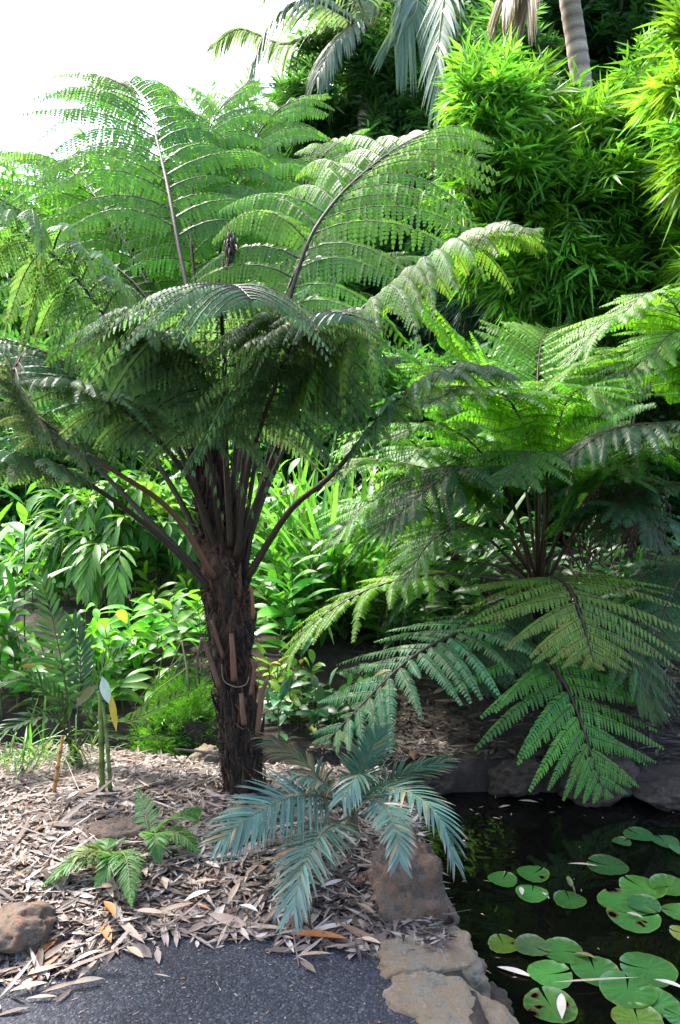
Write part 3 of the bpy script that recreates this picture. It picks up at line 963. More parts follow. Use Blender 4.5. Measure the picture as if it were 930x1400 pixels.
FR(r2, [(728, 808, 4.9), (670, 790, 4.85), (590, 786, 4.7), (500, 808, 4.55), (420, 860, 4.45), (388, 920, 4.4)], Lmax=.44, u0=.3, npin=20, m=20, pl=.06, col=(.10, .24, .015), col2=GB, az=(-1, -.25), ang=(.2, .9), droop=.3, label='bright lime frond arching over the ginger leaves')
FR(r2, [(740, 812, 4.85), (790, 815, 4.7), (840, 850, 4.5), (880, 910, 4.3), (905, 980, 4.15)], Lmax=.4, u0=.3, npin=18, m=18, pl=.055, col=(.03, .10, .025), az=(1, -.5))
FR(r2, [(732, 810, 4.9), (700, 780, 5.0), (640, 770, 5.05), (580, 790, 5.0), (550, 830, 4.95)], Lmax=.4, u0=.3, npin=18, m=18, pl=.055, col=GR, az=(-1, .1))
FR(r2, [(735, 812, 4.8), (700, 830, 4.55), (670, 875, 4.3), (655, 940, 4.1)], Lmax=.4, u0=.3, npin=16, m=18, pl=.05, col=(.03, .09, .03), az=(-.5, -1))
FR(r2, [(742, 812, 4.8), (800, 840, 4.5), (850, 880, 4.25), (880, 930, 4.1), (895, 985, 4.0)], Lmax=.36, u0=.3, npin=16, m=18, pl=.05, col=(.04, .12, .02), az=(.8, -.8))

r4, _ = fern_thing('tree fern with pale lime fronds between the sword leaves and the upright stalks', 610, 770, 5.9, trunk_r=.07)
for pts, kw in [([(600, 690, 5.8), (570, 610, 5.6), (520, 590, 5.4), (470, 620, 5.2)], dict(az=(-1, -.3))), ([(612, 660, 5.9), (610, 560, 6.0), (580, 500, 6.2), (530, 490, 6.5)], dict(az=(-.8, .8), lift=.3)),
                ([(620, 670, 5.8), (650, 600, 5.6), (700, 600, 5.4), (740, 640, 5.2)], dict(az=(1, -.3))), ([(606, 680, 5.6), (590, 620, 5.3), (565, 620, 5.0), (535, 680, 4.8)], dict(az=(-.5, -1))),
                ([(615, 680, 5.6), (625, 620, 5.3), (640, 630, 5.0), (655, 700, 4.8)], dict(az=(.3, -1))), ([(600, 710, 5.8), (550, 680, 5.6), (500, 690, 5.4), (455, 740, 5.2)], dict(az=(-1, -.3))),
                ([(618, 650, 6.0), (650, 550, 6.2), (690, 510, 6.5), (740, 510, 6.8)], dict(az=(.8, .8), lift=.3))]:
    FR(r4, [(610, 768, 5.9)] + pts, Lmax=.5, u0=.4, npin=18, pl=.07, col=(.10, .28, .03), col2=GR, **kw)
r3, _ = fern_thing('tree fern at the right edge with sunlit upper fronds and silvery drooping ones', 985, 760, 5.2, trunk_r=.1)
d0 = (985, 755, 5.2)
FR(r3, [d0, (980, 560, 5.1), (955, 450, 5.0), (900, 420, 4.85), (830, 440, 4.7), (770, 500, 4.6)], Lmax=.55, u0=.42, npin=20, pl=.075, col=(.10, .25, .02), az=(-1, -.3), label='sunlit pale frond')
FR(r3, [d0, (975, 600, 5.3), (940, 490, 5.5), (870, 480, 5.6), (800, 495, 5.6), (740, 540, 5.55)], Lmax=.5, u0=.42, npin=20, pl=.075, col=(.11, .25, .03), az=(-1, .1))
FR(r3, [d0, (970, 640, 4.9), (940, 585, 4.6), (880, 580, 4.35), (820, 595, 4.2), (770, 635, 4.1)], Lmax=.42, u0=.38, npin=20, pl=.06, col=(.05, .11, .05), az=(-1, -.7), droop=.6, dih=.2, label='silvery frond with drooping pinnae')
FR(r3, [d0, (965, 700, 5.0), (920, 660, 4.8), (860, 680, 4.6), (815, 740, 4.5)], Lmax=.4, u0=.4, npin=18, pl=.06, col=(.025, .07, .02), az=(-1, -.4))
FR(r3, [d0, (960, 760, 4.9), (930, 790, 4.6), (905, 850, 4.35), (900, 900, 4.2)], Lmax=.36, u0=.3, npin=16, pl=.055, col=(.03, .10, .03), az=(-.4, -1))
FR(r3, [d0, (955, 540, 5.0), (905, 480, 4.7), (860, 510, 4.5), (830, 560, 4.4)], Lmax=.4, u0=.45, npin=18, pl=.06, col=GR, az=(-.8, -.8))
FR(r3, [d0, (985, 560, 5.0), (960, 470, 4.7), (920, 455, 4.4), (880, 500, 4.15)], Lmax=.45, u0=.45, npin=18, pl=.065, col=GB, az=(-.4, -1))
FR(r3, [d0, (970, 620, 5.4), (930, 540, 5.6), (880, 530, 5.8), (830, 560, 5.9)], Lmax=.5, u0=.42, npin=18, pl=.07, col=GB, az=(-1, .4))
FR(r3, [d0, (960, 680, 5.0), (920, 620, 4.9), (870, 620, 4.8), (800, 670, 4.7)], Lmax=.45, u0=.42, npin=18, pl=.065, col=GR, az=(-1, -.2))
FR(r3, [d0, (970, 560, 4.9), (930, 430, 4.6), (890, 400, 4.4), (850, 430, 4.25)], Lmax=.45, u0=.45, npin=20, pl=.065, col=(.12, .29, .03), az=(-1, -.5))
# dead fronds hanging in the shade between the two
s = MB()
for _ in range(14):
    q = P(rng.uniform(775, 905), rng.uniform(640, 690), rng.uniform(5.0, 5.5))
    tube(s, curve([q, q + np.array([rng.normal(0, .06), rng.normal(0, .05), -.2]), q + np.array([rng.normal(0, .1), 0, -.45])], 8), .006, 4, (.05, .03, .02))
    for j in range(40):
        a = q + np.array([rng.normal(0, .04), rng.normal(0, .04), -rng.random() * .42])
        tube(s, [a, a + np.array([rng.normal(0, .02), rng.normal(0, .02), -.06])], [.007, .002], 3, vary((.05, .028, .018), 1, .4)[0], False)
s.build('withered_frond', M_STALK, r3)['label'] = 'withered brown fronds hanging in the shade'

# ------------------------------------------------------------------ blue green palm (cycad like) at the boulder
pb = G(482, 1140, .04)
palm = thing('palm_seedling', 'low blue green feather palm with stiff narrow leaflets in front of the tree fern', 'palm', pb)
s = MB()
tube(s, curve([pb - UP * .06, pb + UP * .03, pb + UP * .10], 8), np.linspace(.035, .02, 8), 9, (.06, .05, .03))
s.build('stem', M_STALK, palm)
BG = (.048, .112, .08)
b0 = tuple(pb + UP * .08)


def FP(pts, **kw):
    kw.setdefault('col', BG)
    kw.setdefault('W', .011)
    kw.setdefault('lift', .08)
    kw.setdefault('dv', .2)
    kw.setdefault('tipdead', .10)
    kw.setdefault('dead', (.05, (.16, .13, .06)))
    kw['L'] *= .93
    kw.setdefault('n', 30)
    kw.setdefault('tpl', STRIP)
    kw.setdefault('mat', M_CYCAD)
    kw.setdefault('stalk', (.10, .11, .05))
    return pinnate(palm, [b0] + [P(*p) for p in pts], **kw)


FP([(445, 1090, 2.9), (395, 1090, 2.75), (345, 1115, 2.62), (300, 1150, 2.5)], L=.21, u0=.28, az=(-1, -.3), roll=.5, droop=.2, n=38)
FP([(462, 1125, 2.85), (440, 1140, 2.7), (415, 1185, 2.52), (402, 1240, 2.42)], L=.20, u0=.25, az=(-.5, -1), droop=.18, n=36, tipdead=.05)
FP([(500, 1090, 2.8), (528, 1105, 2.62), (542, 1138, 2.42), (546, 1178, 2.33)], L=.145, u0=.25, az=(.25, -1), droop=.22, roll=-.1, n=38)
FP([(520, 1080, 2.85), (568, 1088, 2.7), (605, 1125, 2.58), (622, 1180, 2.5)], L=.155, u0=.25, az=(1, -.55), droop=.25, n=38)
FP([(505, 1085, 3.0), (545, 1062, 2.95), (605, 1040, 2.9)], L=.18, u0=.25, az=(1, -.2), roll=.8, droop=.15, tipdead=.15)
FP([(484, 1080, 3.05), (500, 1040, 3.02), (520, 1000, 2.98)], L=.17, u0=.25, az=(.4, -1), droop=.1)
FP([(455, 1090, 3.05), (420, 1045, 3.05), (365, 1008, 3.05)], L=.20, u0=.2, az=(-1, -.3), roll=-.6, droop=.35, n=36, dead=(.5, (.22, .165, .10)), label='half dead frond with straw coloured leaflets')
FP([(465, 1095, 2.95), (440, 1070, 2.9), (405, 1060, 2.85)], L=.15, u0=.3, az=(-1, -.3), droop=.4, dead=(.35, (.22, .165, .10)))
FP([(490, 1095, 2.9), (500, 1070, 2.8), (490, 1060, 2.7), (470, 1090, 2.6)], L=.15, u0=.35, az=(-.1, -1), droop=.4)

# ------------------------------------------------------------------ small sword ferns in the mulch
sf = G(205, 1162, .05)


def small_fern(label, base, tips, L):
    r = thing('small_fern', label, 'fern', base)
    s = MB()
    tube(s, curve([base - UP * .03, base + UP * .015, base + UP * .03], 5), [.02, .02, .016, .012, .006], 8, (.07, .05, .03))
    s.build('crown', M_STALK, r)
    for (pts, kw) in tips:
        kw.setdefault('col', (.075, .19, .045))
        pinnate(r, [base + UP * .02] + [G(*p) for p in pts], n=26, L=L, W=.0105, tpl=LANCE, mat=M_FERN, stalk=(.10, .12, .04), r0=.003, u0=.12,
                prof=lambda v: (np.minimum(1, .5 + 2.2 * v) * np.clip(1 - v**1.9, 0.06, 1)), lift=.1, droop=.25, **kw)
    return r


GP = lambda *a: tuple(G(*a))
small_fern('small fresh green fern beside the low reddish rock in mulch', G(205, 1158, .07),
           [([(202, 1130, .12), (195, 1098, .17), (186, 1076, .21)], dict(az=(-.2, -1), roll=.3)), ([(225, 1125, .15), (250, 1115, .16), (278, 1108, .13)], dict(az=(1, -.4))),
            ([(225, 1138, .14), (250, 1143, .14), (274, 1166, .10)], dict(az=(1, -.6))), ([(212, 1140, .16), (214, 1150, .17), (218, 1180, .11)], dict(az=(.1, -1)))], .095)
small_fern('small fern with a yellowing frond in front of the low reddish rock', G(150, 1182, .07),
           [([(130, 1170, .14), (100, 1178, .14), (55, 1214, .09)], dict(az=(-1, -.3))), ([(138, 1165, .15), (112, 1165, .16), (85, 1200, .11)], dict(az=(-.8, -.6), col=(.15, .20, .05))),
            ([(165, 1165, .15), (174, 1180, .16), (180, 1240, .09)], dict(az=(.3, -1))), ([(145, 1165, .14), (148, 1152, .15), (150, 1146, .13)], dict(az=(.3, 1))),
            ([(155, 1170, .15), (150, 1180, .15), (130, 1212, .09)], dict(az=(-.4, -1)))], .095)

# ------------------------------------------------------------------ canes and sticks in the bed
def cane(name, label, pts, r_, c, cat, ringc=None):
    p = curve(pts, 26)
    r = thing(name, label, cat, pts[0])
    s = MB()
    rr = np.full(26, r_)
    rr[::5] *= 1.3
    rr *= np.exp(rng.normal(0, .04, 26))
    cv = vary(c, 26, .12, .1)
    cv[::5] *= .45
    cv[:5] = cv[:5] * .5 + np.array([.10, .06, .03]) * .5
    tube(s, p, rr * np.linspace(1, .8, 26), 8, cv)
    s.build('cane' if name != 'cane' else 'stem', M_STALK, r)
    return r, p


cn, cp = cane('cut_cane', 'pair topped green cane with a torn pale leaf, left of tree fern', [G(140, 1101, .02), P(139, 1020, 3.28), P(137, 945, 3.28)], .0125, (.11, .16, .03), 'cane')
lf = MB()
instances(lf, BROAD, np.array([P(140, 925, 3.26), P(150, 945, 3.26), P(135, 935, 3.28)]), np.array([[.3, -.2, -.9], [.2, -.1, -1.], [-.7, -.1, -.6]]), np.array([[0, -1, .2], [.5, -1, 0], [0, -1, .5]]),
          np.array([.11, .16, .13]), np.array([.045, .03, .04]), .1, np.array([(.30, .40, .42), (.30, .24, .03), (.10, .10, .03)]))
lf.build('leaf', M_LEAF, cn)
cn, cp = cane('cut_cane', 'thinner leaning green cane with brown foot beside the torn leaf one', [G(152, 1100, .02), P(148, 1030, 3.27), P(141, 960, 3.27)], .009, (.10, .15, .04), 'cane')
cane('stick', 'orange brown dry stick standing in the mulch', [G(72, 1098, .03), P(79, 1050, 3.3), P(86, 1006, 3.3)], .008, (.36, .17, .04), 'stick')

# ------------------------------------------------------------------ lily pads and floating things
def pad(label, px, py, wpx, notch, col=(.055, .20, .025), holes=0, dz=0., tilt=0., seed=0, spots=None, group='water lily pads floating on the dark pond'):
    c = G(px, py, WZ)
    R = wpx / 2 / FPX * np.linalg.norm([c[1], CAM_H - WZ]) * .89
    rr = np.random.default_rng(seed + 100)
    na, nr = 110, 18
    gap = .09 + .08 * rr.random()
    th = math.radians(notch) + gap / 2 + (2 * math.pi - gap) * np.arange(na + 1) / na
    rad = np.linspace(0.02, 1, nr)
    edge = 1 + .02 * np.sin(th * 3 + seed) + .006 * np.sin(th * 11 + seed * 2)
    edge[0] *= .97
    edge[-1] *= .97
    x = c[0] + R * rad[:, None] * np.cos(th) * edge
    y = c[1] + R * rad[:, None] * np.sin(th) * edge
    z = WZ + .005 + dz + .0015 * np.abs(np.sin(th * 7))[None] * rad[:, None] + .004 * (rad[:, None] ** 6) * (.4 + np.sin(th * 2 + seed))[None] + tilt * (y - c[1])
    v = np.stack([x, y, z], -1)
    cc = np.array(col) * np.ones((nr, na + 1, 3))
    cc *= (1 + .16 * np.exp(-(np.sin(th * 6.5) / .12) ** 2)[None, :, None] * (1 - rad[:, None, None] * .5)) * (1.0 + .2 * (1 - rad)[:, None, None])
    cc *= np.exp(rr.normal(0, .05, (nr, na + 1, 1)))
    cc *= np.exp(.08 * np.sin(th * 2 + seed)[None, :, None] * rad[:, None, None] + rr.normal(0, .15))
    cc = cc + np.clip((rad - .93) / .07, 0, 1)[:, None, None] * np.array([.05, .03, .0])
    keep = np.ones((nr - 1, na), bool)
    for _ in range(holes):
        a, r_ = rr.integers(0, na), rr.integers(6, nr - 2)
        dd_ = np.hypot((np.arange(nr)[:, None] - r_) / rr.uniform(1.2, 3.2), (np.arange(na + 1)[None] - a) / rr.uniform(2, 6)) + rr.normal(0, .12, (nr, na + 1))
        cc[dd_ < 1.6] = (.09, .075, .012)
        cc[dd_ < 1.25] = (.035, .02, .01)
        keep &= ~(dd_[:-1, :-1] < .9)
    if spots is not None:
        sp = rr.random((nr, na + 1)) < spots
        cc[sp] = (.12, .11, .012)
        sp = rr.random((nr, na + 1)) < spots * .5
        cc[sp] = (.04, .025, .012)
    i = (np.arange(nr - 1)[:, None] * (na + 1) + np.arange(na)[None])
    q = np.stack([i, i + 1, i + na + 2, i + na + 1], -1)[keep]
    o = MB().add(v.reshape(-1, 3), q, None, cc.reshape(-1, 3)).build('lily_pad', M_PAD, None, c)
    return tag(o, label, 'lily pad', group)


G1, G2, G3 = (.030, .105, .020), (.040, .118, .018), (.022, .072, .020)
PADS = [
    ('lily pad nearest the palm and boulder, leftmost of the middle three', 687, 1204, 40, 60, G1, 0, 0),
    ('small round lily pad, rearmost of the three beside the two white floating leaves', 729, 1196, 44, 40, G1, 2, 0),
    ('lily pad with a white dry leaf lying across its middle, near the bud', 727, 1223, 44, 70, G1, 1, 0),
    ('single round lily pad just below the upright lily bud', 779, 1232, 44, 88, G1, 0, 0),
    ('lily pad with a beige dry leaf touching its rim, alone at mid pond', 831, 1185, 56, 150, G3, 0, 0),
    ('dull lily pad with a yellow edge at the back, against the far reflections', 874, 1143, 42, 120, G3, 0, 0),
    ('tiny lily pad in front of the dull yellow edged one', 850, 1153, 26, 30, G3, 0, .002),
    ('half shaded lily pad at the back, touching the tiny one\'s right neighbour', 909, 1152, 38, 100, G3, 0, 0),
    ('shaded lily pad cut by the photo edge, furthest back of the right side', 932, 1163, 34, 80, G3, 0, .003),
    ('large bright lily pad at the rear of the big overlapping right cluster', 878, 1215, 62, 120, G2, 0, 0),
    ('bright lily pad overlapping the rear one of the right cluster, at the edge', 917, 1214, 56, 200, G2, 0, .005),
    ('torn lily pad at the left end of the right cluster', 847, 1234, 58, 20, G1, 3, .001),
    ('lily pad in the centre of the right cluster, tucked under its neighbours', 880, 1240, 46, 300, G3, 1, .006),
    ('lily pad on the right edge below the bright overlapping one', 928, 1250, 44, 150, G2, 0, .002),
    ('ragged lily pad with a pale twig on it, front of the right cluster', 866, 1257, 70, 10, G1, 5, .004),
    ('yellowish lily pad sliver at the right edge under the ragged one', 934, 1278, 36, 150, (.11, .13, .012), 0, 0),
    ('yellow spotted lily pad at the left end of the front row', 689, 1293, 42, 100, (.06, .115, .012), 2, 0),
    ('dull lily pad squeezed between the yellow spotted one and a bigger one', 728, 1297, 48, 320, (.035, .08, .03), 0, .004),
    ('large lily pad right of the dull squeezed one, with a brown leaf at its rim', 769, 1303, 56, 350, G1, 0, .002),
    ('round lily pad with its notch to the right beside the long white leaf', 752, 1334, 58, 10, G1, 0, 0),
    ('round lily pad with its notch to the back, in the middle of the front row', 813, 1329, 62, 85, G1, 0, .002),
    ('largest lily pad of the front row, its notch to the left', 886, 1327, 72, 160, G1, 0, 0),
    ('lily pad with a notch at the back and a thin stalk across it', 858, 1357, 72, 70, G1, 0, .005),
    ('lily pad in front of the largest one, beside a white leaf', 900, 1374, 58, 130, G1, 0, .001),
    ('brown blotched lily pad with holes and a white leaf on it', 753, 1377, 68, 100, G1, 5, 0),
    ('lily pad cut by the lower photo edge, speckled yellow', 872, 1398, 64, 80, (.05, .10, .012), 2, .003),
    ('lily pad in the bottom right corner of the pond', 934, 1396, 50, 140, G1, 0, .006),
]
for k_, (lb, x_, y_, w_, no_, c_, ho_, dz_) in enumerate(PADS):
    pad(lb, x_, y_, w_, no_, c_, max(0, ho_ - 1), dz_, 0, k_, spots=.10 if ('spot' in lb or 'speck' in lb or 'blotch' in lb) else None)


xd, yd = rng.uniform(.5, 3.2, 260), rng.uniform(1.6, 4.0, 260)
kd = (poly_dist(xd, yd, POND) > .04) & (rng.random(260) < .25 + .75 * (poly_dist(xd, yd, POND) < .25))
xd, yd = xd[kd], yd[kd]
ad = rng.uniform(0, 6.283, len(xd))
mb = MB()
instances(mb, KITE, np.stack([xd, yd, 0 * xd + WZ + .003], 1), np.stack([np.cos(ad), np.sin(ad), 0 * ad], 1), np.tile([[0, 0, 1.]], (len(xd), 1)), .022 * np.exp(rng.normal(0, .5, len(xd))), .006, 0., vary((.2, .15, .10), len(xd), .5))
tag(mb.build('pond_debris', M_DRY), 'tiny dry leaf scraps floating along the pond margin', 'pond debris', None, 'stuff')


def dryleaf(label, px, py, z, Lm, Wm, ang, col, dz=.006, group=None, curl=.1, name='dry_leaf'):
    c = G(px, py, z)
    mb = MB()
    a = math.radians(ang)
    d = np.array([math.cos(a), math.sin(a), .01])
    tpl = tpl_lance(7, .22, .45)
    tpl[0][:, 2] += curl * 1.0 * np.sin(tpl[0][:, 0] * 3.1)
    instances(mb, tpl, np.array([c + UP * dz - d * Lm / 2]), d[None], np.array([[rng.normal(0, .12), rng.normal(0, .12), 1.]]), Lm, Wm, .0, np.array([col]))
    o = mb.build(name, M_DRY, None, c)
    return tag(o, label, 'dry leaf', group)


WH, BE, TAN, ORG_ = (.46, .40, .34), (.34, .26, .19), (.28, .21, .15), (.33, .12, .035)
dryleaf('white dry leaf lying on the lily pad nearest to the bud', 713, 1224, WZ, .062, .02, 80, WH, .018)
dryleaf('white dry leaf floating just beside that lily pad\'s right rim', 746, 1226, WZ, .05, .014, 110, WH)
dryleaf('long white dry leaf floating left of the front lily pads', 704, 1331, WZ, .125, .022, 155, WH)
dryleaf('beige dry leaf resting against the lone mid pond lily pad', 797, 1186, WZ, .13, .018, 172, BE, .012)
dryleaf('small tan leaf lying on the ragged lily pad', 868, 1258, WZ, .065, .016, 145, BE, .02)
dryleaf('broad white dry leaf lying on the blotched lily pad', 768, 1383, WZ, .12, .03, 75, WH, .02)
dryleaf('white dry leaf between the two rightmost front lily pads', 916, 1354, WZ, .10, .024, 150, WH, .02)
dryleaf('olive brown leaf at the rim of a large front lily pad', 800, 1312, WZ, .08, .024, 160, (.14, .12, .03), .014)
dryleaf('pale thin stalk lying across the notched lily pad', 815, 1348, WZ, .30, .008, 4, BE, .022)
dryleaf('pale dry leaf floating at the far bank under the dark rocks', 722, 1097, WZ, .10, .014, 170, BE)
dryleaf('dry leaf on water at the foot of the far bank, left of the others', 690, 1104, WZ, .07, .012, 20, (.3, .24, .18))
bd = G(787, 1224, WZ)
bud = thing('lily_bud', 'closed pale green lily bud standing out of the water', 'lily bud', bd)
s = MB()
tube(s, curve([bd - UP * .05, bd + np.array([-.005, 0, .02]), bd + np.array([-.012, 0, .04])], 6), .004, 6, (.10, .12, .04))
s.build('stalk', M_STALK, bud)
s = MB()
instances(s, LANCE, np.repeat([bd + np.array([-.012, 0, .035])], 6, 0), np.array([[-.5, .2 * math.cos(a), 1 + .2 * math.sin(a)] for a in np.arange(6)]), np.array([[math.cos(a), math.sin(a), .1] for a in np.arange(6)]), .05, .018, 0., vary((.35, .38, .22), 6, .2))
s.build('petal', M_LEAF, bud)

# ------------------------------------------------------------------ leaf litter
def litter(n, box, L, W, pal, pw, lim, zr=.03, tilt=.25, edge=None):
    x = rng.uniform(box[0], box[1], n)
    y = rng.uniform(box[2], box[3], n)
    dp = poly_dist(x, y, POND)
    da = poly_dist(x, y, PATH)
    st_ = np.hypot(x - .33, y - 2.15) < .40
    ok = (dp < -.07) & ~(st_ & (y < 2.33)) & (da < lim * rng.random(n) ** 2.5 - .01)
    if edge is not None:
        ok &= rng.random(n) < np.exp(-np.abs(da) / edge)
    x, y, da = x[ok], y[ok], da[ok]
    m = len(x)
    z = height(x, y) + .006 + zr * rng.random(m) ** 1.5 * np.clip(-da * 8, .05, 1)
    z = np.where(da > 0, .012, z)
    a = rng.uniform(0, 6.283, m)
    d = np.stack([np.cos(a), np.sin(a), rng.normal(0, .13, m)], 1)
    nz_ = np.stack([rng.normal(0, tilt, m), rng.normal(0, tilt, m), np.ones(m)], 1)
    Ls = L * np.exp(rng.normal(0, .4, m))
    c = np.array(pal)[rng.choice(len(pal), m, p=pw)] * np.exp(rng.normal(0, .25, (m, 1)))
    p = np.stack([x, y, z], 1) - d * Ls[:, None] * .5
    p[:, 2] = np.maximum(p[:, 2], height(p[:, 0], p[:, 1]) + .003)
    p[:, 2] = np.where(poly_dist(p[:, 0], p[:, 1], PATH) > -.03, np.maximum(p[:, 2], .010), p[:, 2])
    return p, d, nz_, Ls, W * np.exp(rng.normal(0, .3, m)), np.clip(c, .01, .8)


PAL = [(.215, .172, .145), (.15, .108, .085), (.31, .262, .225), (.07, .048, .037), (.025, .018, .015), (.19, .105, .06)]
PWT = [.30, .25, .20, .13, .08, .04]
mb = MB()
for args in [(34000, (-2.6, .6, 2.2, 4.3), .045, .009, PAL, PWT, .10), (11000, (-2.6, .6, 2.1, 4.3), .08, .014, PAL, PWT, .12), (1500, (-2.2, .6, 2.1, 3.4), .115, .018, PAL, PWT, .16)]:
    p, d, nz_, Ls, Ws, c = litter(*args)
    instances(mb, LANCE3 if args[2] > .06 else KITE, p, d, nz_, Ls, Ws, rng.normal(0, .08, len(p)), c)
p, d, nz_, Ls, Ws, c = litter(4500, (-1.6, .45, 2.0, 3.0), .085, .018, PAL, PWT, .22, edge=.18)
instances(mb, LANCE3, p, d, nz_, Ls, Ws, rng.normal(0, .1, len(p)), c)
p, d, nz_, Ls, Ws, c = litter(2200, (-1.7, .45, 1.6, 2.6), .022, .004, PAL, PWT, .45, edge=.14)
instances(mb, KITE, p, d, nz_, Ls, Ws, 0., c)
CHIP = (np.array([[0, .3, 0], [.15, -.35, .05], [.6, -.5, .08], [1, -.1, 0], [.8, .45, .06], [.3, .5, .02]]), [[0, 1, 2, 5], [5, 2, 3, 4]], [])
for n_, L_, W_ in [(9000, .03, .014), (2500, .06, .02), (900, .09, .028)]:
    p, d, nz_, Ls, Ws, c = litter(n_, (-2.6, .6, 2.1, 4.3), L_, W_, PAL, [.22, .28, .12, .2, .12, .06], .14, zr=.028, tilt=.35)
    instances(mb, CHIP, p, d, nz_, Ls, Ws, rng.normal(0, .1, len(p)), c)
# straw and thin stalks
p, d, nz_, Ls, Ws, c = litter(3000, (-2.6, .6, 2.1, 4.2), .13, .0035, PAL, PWT, .10, zr=.035)
instances(mb, STRIP, p, d, nz_, Ls, Ws, rng.normal(0, .05, len(p)), c)
x_ = rng.uniform(-1.6, .4, 1500)
y_ = rng.uniform(1.3, 2.5, 1500)
ok_ = poly_dist(x_, y_, PATH) > .02
x_, y_ = x_[ok_], y_[ok_]
a_ = rng.uniform(0, 6.283, len(x_))
instances(mb, CHIP, np.stack([x_, y_, 0 * x_ + .0065], 1), np.stack([np.cos(a_), np.sin(a_), 0 * a_], 1), np.tile([[0, 0, 1.]], (len(x_), 1)), .008 * np.exp(rng.normal(0, .5, len(x_))), .0035 * np.exp(rng.normal(0, .4, len(x_))), 0., np.array(PAL)[rng.integers(0, 6, len(x_))])
tag(mb.build('leaf_litter', M_DRY), 'pale dry bamboo leaf mulch covering the bed behind the path', 'leaf litter', None, 'stuff')
mb = MB()
PALD = [(.028, .02, .015), (.014, .01, .008), (.06, .045, .036), (.12, .095, .075)]  # dark brown litter, lowered further to put the bank's shade into its colours
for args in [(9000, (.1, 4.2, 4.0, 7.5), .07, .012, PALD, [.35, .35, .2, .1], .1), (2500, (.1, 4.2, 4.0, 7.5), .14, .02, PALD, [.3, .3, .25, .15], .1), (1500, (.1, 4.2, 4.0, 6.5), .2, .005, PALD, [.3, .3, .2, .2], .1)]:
    p, d, nz_, Ls, Ws, c = litter(*args)
    instances(mb, LANCE3, p, d, nz_, Ls, Ws, .0, c)
tag(mb.build('bank_litter', M_DRY), 'dark twigs and leaf litter on the shaded far bank', 'leaf litter', None, 'stuff')
# the biggest pale leaf sheaths along the edge of the path
sheaths = [(95, 1270, 25), (120, 1310, 40), (60, 1330, 25), (40, 1352, 20), (85, 1352, 25), (118, 1345, 15), (205, 1255, -10), (185, 1305, -40), (240, 1250, 30), (270, 1232, 40), (320, 1228, 80), (120, 1328, 70),
           (280, 1212, 10), (225, 1215, -70), (340, 1250, -30), (365, 1272, -5), (400, 1278, 10), (450, 1272, 20), (470, 1298, 0), (430, 1308, 5), (490, 1268, -35), (505, 1290, -20), (500, 1250, -50),
           (475, 1232, -20), (455, 1215, 30), (150, 1225, -60), (300, 1190, 30), (250, 1180, 15), (345, 1196, 60), (380, 1215, 35), (60, 1225, 10), (30, 1200, -20), (95, 1195, 40)]
for (a, b_, an) in sheaths:
    dryleaf('large pale bamboo leaf sheath lying at the edge of the path', a, b_, .012 if b_ > 1262 else .05, rng.uniform(.08, .15), rng.uniform(.015, .026), an, vary(WH if rng.random() < .25 else TAN, 1, .25, .05)[0], .007 if b_ > 1262 else .02,
            'pale bamboo leaf sheaths along the path', .12, 'leaf_sheath')
dryleaf('orange brown leaf sheath on the mulch, rearmost of the orange ones', 150, 1250, .05, .11, .03, -55, ORG_, .02, None, .12, 'leaf_sheath')
dryleaf('orange leaf sheath lying on the path edge below another orange one', 146, 1280, .012, .12, .032, -60, (.36, .15, .05), .01, None, .12, 'leaf_sheath')
dryleaf('orange leaf sheath next to the dark boulder', 64, 1302, .012, .11, .026, 70, ORG_, .01, None, .12, 'leaf_sheath')
dryleaf('long orange leaf sheath on the asphalt edge before the blue green palm', 436, 1285, .012, .19, .032, -8, ORG_, .012, None, .12, 'leaf_sheath')
dryleaf('tan leaf lying alone on asphalt nearest the lower left corner', 58, 1367, .006, .085, .014, 5, TAN, .008, None, .1)
dryleaf('thin tan stalk lying alone in the middle of the asphalt', 222, 1337, .006, .055, .006, -15, BE, .008, None, .1)
dryleaf('thin straw on the asphalt before the edging stone', 412, 1314, .006, .06, .004, -35, BE, .008, None, .1)

